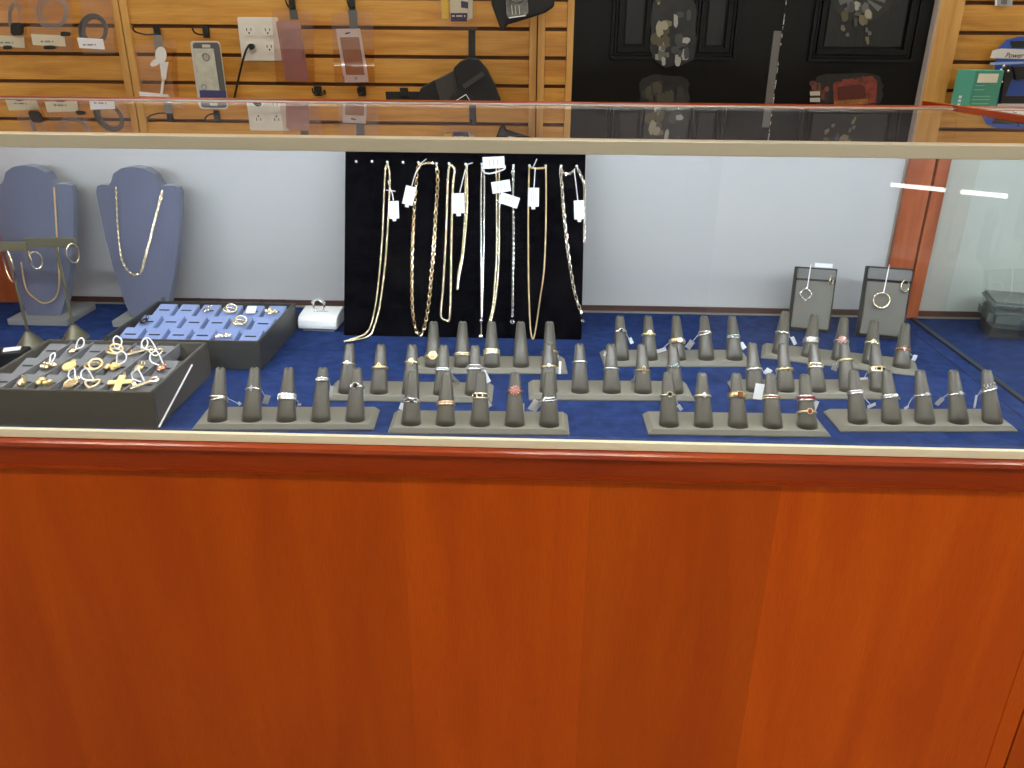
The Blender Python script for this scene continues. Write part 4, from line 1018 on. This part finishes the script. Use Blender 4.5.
c = P(204, 87, Y=FY-.057); MB().torus(c, (0,1,0), .0060, .0012, 16, 5).build('label_ring', mat('ring_grey_light', (.3,.3,.3), .4), t)
# outlet plate
t = thing('outlet_plate', 'ivory two-gang outlet plate on the slat wall with a black cord', 'power outlet', P(258, 61, Y=FY))
Yo = FY-.0012
op = [(236.5,16.5),(276.5,16.5),(279,61),(243,61)]
a0 = P(237.5,17,Y=Yo); a1 = P(277,61,Y=Yo)
MB().b2(a0.x, a0.x+.104, Yo-.006, Yo, a1.z, a0.z, .002).build('plate', IVORY, t)
cx1, cx2 = a0.x+.028, a0.x+.076; hz = a0.z-a1.z
for cx in (cx1, cx2):
    for q in (.70, .32):
        cz = a1.z+hz*q
        f = MB(); f.prism([(cx+.0155*math.cos(a*PI/10), cz+max(-.0115,min(.0115,.0155*math.sin(a*PI/10)))) for a in range(20)], lambda u,v,tt: Vector((u, Yo-.006-tt, v)), 0, .0022); so = f.build('socket', IVORYD, t)
        s_ = MB(); s_.box((cx-.0055, Yo-.0084, cz+.002), (.0018,.0006,.0075)); s_.box((cx+.0055, Yo-.0084, cz+.002), (.0018,.0006,.0065)); s_.cone((cx, Yo-.0082, cz-.006), (cx, Yo-.0088, cz-.006), .0022, .0022, 8); s_.build('slots', PLASTK, so)
for q in (.51,):
    for cx in (cx1, cx2): MB().cone((cx, Yo-.006, a1.z+hz*q), (cx, Yo-.0068, a1.z+hz*q), .0028, .0028, 10).build('screw', IVORYD, t)
t = thing('power_cord', 'black plug and cord running down from the outlet plate', 'power cord', P(250, 46, Y=Yo-.01))
pc = P(251.5, 46.5, Y=Yo-.018); MB().box(pc, (.016,.016,.013), bev=.003).build('plug', PLASTK, t)
MB().tube(smoothpath([pc, P(247,48,Y=Yo-.028), P(241,68,Y=Yo-.028), P(235,95,Y=Yo-.02), P(231,118,Y=Yo-.02), P(228,150,Y=Yo-.02)], .01), .0028, 7).build('cord', PLASTK, t, smooth=True)
# rose case in bag
Yb = FY-.045
t = thing('phone_case', 'rose pink phone case hanging in a clear bag', 'phone case', P(294, 82, Y=Yb))
flat_px(MB(), [(272,11),(313,11),(315,84),(276,84)], Yb-.010, .001).build('clear_bag', BAG, t)
slab(rr(276.5,21,300,81,10,2.5), Yb, .008, 'case_shell', ROSECASE, t, .001)
slab([(281,21.5),(299,20.5),(301,27.5),(284,28.5)], Yb-.0085, .001, 'camera_band', ROSECASE2, t)
MB().tube([P(278.5,30,Y=Yb-.0085), P(287,75,Y=Yb-.0085)], .0010, 5).build('edge_trim', ROSECASE2, t)
slab([(289,10),(297,10),(298.5,19.5),(290.5,19.5)], Yb-.012, .001, 'hang_tab', mat('tab_dark', (.09,.085,.08), .5), t)
hook(292, 3, 'black wall hook above the rose phone case', h_=.045)
t = thing('phone_case', 'white-framed phone cover hanging in a clear bag', 'phone case', P(357, 84, Y=Yb))
flat_px(MB(), [(331,14),(373,12),(375,88),(335,87)], Yb-.010, .001).build('clear_bag', BAG, t)
fr = MB(); O = rr(336,29,360,82.5,8,2)
slab(O, Yb-.0055, .001, 'cover_sheet', mat('pinkish_clear_sheet', (.46,.25,.14), .25), t)
for q in ([(336,29),(360,28.5),(361.3,37),(337.5,37.5)], [(344,75),(368,75),(368.5,82),(345,82.5)], [(337,36),(339.5,36),(346.5,76),(343.5,76)], [(359,36),(361.3,36),(368,76),(365,76)]): flat_px(fr, q, Yb-.007, .0025)
fr.build('white_frame', PLASTW, t)
slab([(345,33),(350,32),(350,33.4),(345.3,34.4)], Yb-.0098, .0006, 'speaker_slot', PLASTK, t)
c = P(356, 78.3, Y=Yb-.0098); MB().cone(c, c-Vector((0,.0008,0)), .0042, .0042, 14).build('home_button', mat('button_grey', (.45,.45,.45), .3), t)
slab([(348,10),(357,10),(358,28),(350,28)], Yb-.012, .001, 'hang_tab', mat('tab_dark2', (.12,.12,.12), .5), t)
hook(352, 3, 'black wall hook above the white-framed phone cover', h_=.045)
hook(318, 91, 'short black wall hook below the rose phone case', w_=.020, h_=.024)
hook(362, 91, 'short black wall hook below the white-framed phone cover', w_=.020, h_=.026)
b = hook(324.5, 92, 'second short wall hook with a bent wire tip below the rose case', w_=.006, h_=.012)
# yellow and blue pack
t = thing('blister_pack', 'clear pack with yellow body and dark blue card at top centre', 'package', P(457, 27, Y=Yb))
slab([(437,-25),(476,-25),(477,26),(478,30),(439,30),(438,26)], Yb-.014, .001, 'clear_blister', BAG2, t)
slab([(449,-25),(468,-25),(468,21),(450.5,21)], Yb-.006, .002, 'card', CREAMP, t)
slab([(440.5,-25),(449,-25),(449,20),(442,20)], Yb, .012, 'yellow_body', YEL, t, .002)
slab([(450.5,13),(467.5,13),(467,21.5),(450.8,21.5)], Yb-.0088, .0006, 'blue_band', NAVYD, t)
slab([(461,1),(468.5,2),(468,8.5),(461.2,7.5)], Yb-.0088, .0006, 'blue_square', NAVYD, t)
label_lines(t, 452, 465.5, 14.5, 17.5, Yb-.0098, 1, PAPER)
slab([(468.5,-25),(473,-25),(473,18),(468.5,20)], Yb-.002, .010, 'white_tool', mat('pale_green_plastic', (.62,.66,.55), .4), t, .001)
hook(457, -16, 'black wall hook behind the yellow and blue pack')
# black pouch
t = thing('pouch', 'black nylon pouch with a grey printed patch at top centre', 'pouch', P(515, 30, Y=Yb))
slab([(489,-30),(556,-30),(554,7),(545,13),(530,18),(507,25),(504,32),(500,27),(492,5)], Yb, .022, 'pouch_body', CLOTHK, t, .004)
slab([(505.5,-10),(527,-10),(528.5,12),(526,15.5),(508.5,18.5),(506.5,14)], Yb-.023, .002, 'printed_patch', mat('patch_grey', (.17,.17,.155), .5, var=.4, vscale=60), t)
MB().tube([P(509,18,Y=Yb-.0262), P(525.5,15.6,Y=Yb-.0262)], .0014, 5).build('patch_edge', PAPER, t)
for px in (511.5, 515, 518.8): MB().tube([P(px,5,Y=Yb-.0262), P(px+1,14.5,Y=Yb-.0262)], .0008, 4).build('patch_line', CREAMP, t)
MB().tube(smoothpath([P(508.5,-2,Y=Yb-.0265), P(513,2,Y=Yb-.0265), P(519,2.6,Y=Yb-.0265), P(526,-2,Y=Yb-.0265)], .002), .0011, 5).build('patch_arc', PLASTK, t)
hook(520, -16, 'black wall hook behind the black pouch')
# black holster
t = thing('holster', 'black nylon holster and belt hanging from a hook on the slat wall', 'holster', P(470, 100, Y=Yb))
slab([(385.5,91.5),(423,91.5),(426,102),(386.5,101)], Yb+.008, .004, 'belt_strap', CLOTHK, t)
slab([(400,87.5),(408,87.5),(409,96),(401,96)], Yb-.001, .008, 'strap_clip', PLASTK, t, .001)
slab([(421,88),(436,79),(440,94),(446,112),(430,112),(418,98)], Yb, .012, 'flap', CLOTHK, t, .003)
slab([(434,80.5),(455,70),(464,86),(452,97),(447,112),(440,100)], Yb-.003, .012, 'grey_panel', CLOTHG, t, .003)
slab([(454,68),(461,61),(470,57),(479,59),(487,68),(495,84),(504,108),(500,116),(450,116),(448,100),(458,88)], Yb-.002, .020, 'pouch_body', CLOTHK, t, .004)
slab([(462,85),(482,71.5),(485,75.5),(465,89)], Yb-.0225, .002, 'cross_strap', CLOTHG, t)
slab([(468.5,33),(475.5,33),(475.5,58),(468.5,58)], Yb-.004, .003, 'hanger_tab', PLASTK, t)
MB().tube([P(454,102,Y=Yb-.0235), P(466,94.5,Y=Yb-.0235), P(471,102.5,Y=Yb-.0235)], .0011, 5).build('stitched_mark', PAPER, t)
slab([(468,118),(476,118),(476,140),(468,140)], Yb-.004, .003, 'lower_tab', CLOTHG, t)
hook(472, 34, 'black wall hook holding the nylon holster', w_=.018, h_=.018)
# right-hand wall: shelf with teal carton, blue blister pack
zS = P(975, 112.5, Y=1.26).z
t = thing('wall_shelf', 'narrow oak shelf on the right slat wall under the teal carton', 'shelf', P(1000, 118, Y=1.38))
MB().b2(pR1+.003, 1.75, 1.255, WY-.001, zS-.015, zS).build('shelf_board', OAK, t)
c0 = P(950, 107, Y=1.30)
t = thing('carton', 'teal cardboard carton with a white sticker standing on the right wall shelf', 'carton', (1.09, 1.33, zS))
yB = 1.315; bl = P(967, 111, Y=yB-.02).x; br = P(998.5, 111, Y=yB-.02).x
bh = .094
rz = 0.0
x_l = P(950.5, 105, Y=yB+.02).x
poly = [(bl, yB-.02), (br, yB-.004), (br-.012, yB+.05), (x_l, yB+.022)]
b = MB(); b.add([Vector((x, y, zS+.0004)) for x, y in poly]+[Vector((x, y, zS+bh)) for x, y in poly], [(3,2,1,0),(4,5,6,7)]+[(i,(i+1)%4,(i+1)%4+4,i+4) for i in range(4)])
b.build('carton_body', TEAL, t, bevel=.0006)
def onf(u, v, off=.0008):
    a = Vector((bl, yB-.02, 0)); e = Vector((br, yB-.004, 0)); d = (e-a); nn = Vector((d.y, -d.x, 0)).normalized()
    return a+d*u+Vector((0,0,zS+bh*v))+nn*off
def fquad(name, m, u0, u1, v0, v1, off=.0008):
    MB().add([onf(u0,v0,off),onf(u1,v0,off),onf(u1,v1,off),onf(u0,v1,off),onf(u0,v0,off-.0006),onf(u1,v0,off-.0006),onf(u1,v1,off-.0006),onf(u0,v1,off-.0006)], [(0,1,2,3),(7,6,5,4),(0,4,5,1),(1,5,6,2),(2,6,7,3),(3,7,4,0)]).build(name, m, t)
fquad('front_print', TEALD, .02, .98, .02, .98, .0008)
fquad('price_sticker', CREAMP, .12, .82, .70, .92, .0016)
for v in (.62, .52, .36, .28, .18): fquad('printed_line', TEALL, .08, .42 if v > .5 else .70, v, v+.018, .0016)
a = Vector((x_l, yB+.022, 0)); e = Vector((bl, yB-.02, 0)); d = e-a; nn = Vector((d.y, -d.x, 0)).normalized()
for q in range(3): MB().box(a+d*.48+Vector((0,0,zS+.014+q*.009))+nn*.0006, (.007,.0008,.006), (0,0,math.atan2(d.y,d.x))).build('side_letter', PAPER, t)
t = thing('blister_pack', 'blue blister pack with silver tool hanging at the right edge', 'package', P(1015, 107, Y=FY-.03))
Yq = FY-.030
slab([(995,62),(998,48),(1006,40),(1018,36.5),(1050,36.5),(1050,110),(993,108)], Yq, .002, 'card', BLUEP, t)
slab([(992.5,50.5),(1001,48.5),(1050,50),(1050,60),(990,58)], Yq-.0026, .0008, 'white_band', mat('white_band_print', (.66,.64,.60), .5), t)
slab([(990,62.5),(1050,60.5),(1050,63),(990,65)], Yq-.0026, .0006, 'pale_stripe', mat('pale_blue_print', (.3,.4,.7), .5), t)
slab([(1010,41),(1050,41),(1050,47),(1012,48)], Yq-.0026, .0008, 'hang_slot', PLASTK, t)
slab([(1001,68),(1006,64.5),(1011,74),(1007,84),(1002,98),(998,104),(1000,84)], Yq-.003, .014, 'tool_handle', PLASTK, t, .002)
slab([(1010,66),(1050,66),(1050,76),(1014,80)], Yq-.003, .010, 'tool_jaw', PLASTK, t, .002)
b = MB()
for px, py, r in ((1003.5,66,.0045),(1001,70,.004),(1008,71,.004),(1002,82,.003)): b.ball(P(px,py,Y=Yq-.018), r)
b.build('chrome_fitting', CHROME, t, smooth=True)
slab([(1000,96),(1050,96),(1050,103),(998,103)], Yq-.0026, .0008, 'black_band', PLASTK, t); slab([(998,103.6),(1050,104),(1050,107),(997,106.6)], Yq-.0034, .0008, 'silver_band', mat('silver_print', (.5,.5,.52), .4), t)
def text(s_, p, size, m, parent, rot=(PI/2,0,0), shear=.3):
    cu = bpy.data.curves.new('lettering', 'FONT'); cu.body = s_; cu.size = size; cu.shear = shear; cu.extrude = .0002
    cu.materials.append(m); o = bpy.data.objects.new('lettering', cu); COL.objects.link(o); o.parent = parent
    bpy.context.view_layer.update(); me = bpy.data.meshes.new_from_object(o); bpy.data.objects.remove(o)
    me.materials.clear(); me.materials.append(m)
    o = bpy.data.objects.new('lettering', me); COL.objects.link(o); o.parent = parent
    o.location = Vector(p)-parent.location; o.rotation_euler = rot; return o
text('Power C', P(1004.5, 57.6, Y=Yq-.0038), .0165, PLASTK, t)
hook(1026, 44, 'black wall hook behind the blue blister pack')
t = thing('hang_tag', 'small grey and white tag at the top of the right slat wall', 'tag', P(1003, 6, Y=FY-.02))
slab([(995,-14),(1012,-14),(1012,6.5),(995,6)], FY-.02, .002, 'card', mat('tag_card_grey', (.35,.36,.35), .5), t); slab([(995,-14),(997,-14),(997,6),(995,6)], FY-.0225, .0008, 'white_edge', PAPER, t); slab([(1001,-2),(1007,-2),(1007,4),(1001,4)], FY-.0225, .0008, 'print', INK, t)

t = thing('dark_box', 'dark rounded box standing in for a mirrored chair seat, neighbouring deck, right edge', 'jewelry box', (P(1012, 340, z=0).x, P(1012, 340, z=0).y, 0))  # solid box added on the deck in place of a chair's reflection
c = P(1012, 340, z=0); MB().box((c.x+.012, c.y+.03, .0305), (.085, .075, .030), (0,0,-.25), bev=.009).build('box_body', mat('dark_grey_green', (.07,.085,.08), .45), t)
MB().box((c.x+.012, c.y+.03, .0510), (.083, .073, .010), (0,0,-.25), bev=.004).build('seat_standin_top', mat('seat_standin_green', (.10,.12,.115), .35), t)
MB().box((c.x+.012, c.y+.03, .0079), (.07, .06, .0148), (0,0,-.25)).build('seat_standin_foot', PLASTK, t)

# ------------------------------------------------------------------ shop behind the camera (seen mirrored in the glass)
def mir(px, py, Yv): p = P(px, py, Y=Yv); p.y = 2*YF-p.y; return p
def opp_case(a, b_, label):
    """a, b_: the two ends of the light tube"""
    d = b_-a; L = d.length; rz = math.atan2(d.y, d.x)
    t = thing('display_case', label, 'display case', ((a.x+b_.x)/2, (a.y+b_.y)/2, FLOOR_Z), (0,0,rz))
    h = a.z-FLOOR_Z; zt = h+.05; zb = h-.24; x0, x1 = -L/2-.004, L/2+.004; K = dict(world=False)
    MB().b2(x0, x1, -.5, .03, 0, zb).build('base_cabinet', CASEDK, t, **K)
    MB().b2(x0, x1, -.5, -.48, zb, zt).build('rear_panel', WHITEW, t, **K)
    for x in (x0, x1-.012): MB().b2(x, x+.012, .018, .03, zb, zt).build('corner_post', ALU, t, **K)
    MB().b2(x0, x1, .01, .03, zt-.004, zt+.012).build('top_rail', ALU, t, **K)
    MB().b2(-L/2, L/2, -.006, .006, h-.0062, h+.0062).build('light_tube', OPPM, t, **K)
    MB().b2(x0+.02, x1-.02, -.45, .01, zb, zb+.004).build('shelf_lining', WHITEW, t, **K)
    bx = MB()
    for q in range(4): bx.b2(x0+.04+q*L/5, x0+.10+q*L/5, -.25, -.2, zb+.004, zb+.05+.02*(q % 3))
    bx.build('stacked_boxes', PLASTW, t, **K)
def mz(px, py, z): p = P(px, py, z=z); p.y = 2*YF-p.y; return p
z0 = -.03
opp_case(mz(890,184.5,z0), mz(950,190.5,z0), 'lit showcase across the shop floor, first mirrored in the glass')
opp_case(mz(959,191.4,z0), mz(1012,196.8,z0), 'lit showcase across the shop floor, second mirrored in the glass')
# dark shelving added behind the camera to darken the front glass reflections
t = thing('added_shelf', 'dark wooden shelving added behind the camera to darken the front glass reflections', 'shelf', (-.9, -1.95, FLOOR_Z))
MB().b2(-2.3, .55, -2.2, -2.17, FLOOR_Z, .35).build('back_panel', SHELFK, t)
for x in (-2.3, -1.35, -.4, .52): MB().b2(x, x+.03, -2.17, -1.75, FLOOR_Z, .35).build('upright', SHELFK, t)
for z in (-.55, -.25, .05, .32):
    for x in (-2.27, -1.32, -.37): MB().b2(x, x+.915 if x < -.5 else x+.885, -2.165, -1.75, z, z+.02).build('shelf_board', SHELFK, t)
# rolling office chair behind the camera
q = mir(1000, 330, 1.35)
t = thing('office_chair', 'black rolling office chair reflected in the right end of the glass', 'office chair', (1.35, -1.15, FLOOR_Z), (0,0,.5))
MB().box((0,0,.47), (.46,.44,.07), bev=.03).build('seat', CHAIRK, t, world=False)
MB().box((0,-.23,.78), (.42,.06,.46), (.12,0,0), bev=.03).build('backrest', CHAIRK, t, world=False)
MB().tube([(0,0,.08),(0,0,.44)], .025, 10).build('gas_column', CHROME, t, world=False)
MB().tube([(0,-.1,.44),(0,-.27,.5),(0,-.26,.7)], .018, 8).build('back_bracket', PLASTK, t, world=False)
for i in range(5):
    an = i*2*PI/5; c_, s_ = math.cos(an), math.sin(an)
    l = MB().tube([(0,0,.10),(c_*.28,s_*.28,.07)], .018, 6).build('base_arm', PLASTK, t, world=False)
    l = MB().cone((c_*.28-.02*s_,s_*.28+.02*c_,.03), (c_*.28+.02*s_,s_*.28-.02*c_,.03), .03, .03, 12).build('caster', PLASTK, l, world=False)
for sgn in (-1, 1): MB().tube([(sgn*.2,-.1,.47),(sgn*.27,-.1,.55),(sgn*.27,-.1,.66),(sgn*.27,.12,.67)], .016, 6).build('armrest', CHAIRK, t, world=False)
bpy.context.view_layer.update()
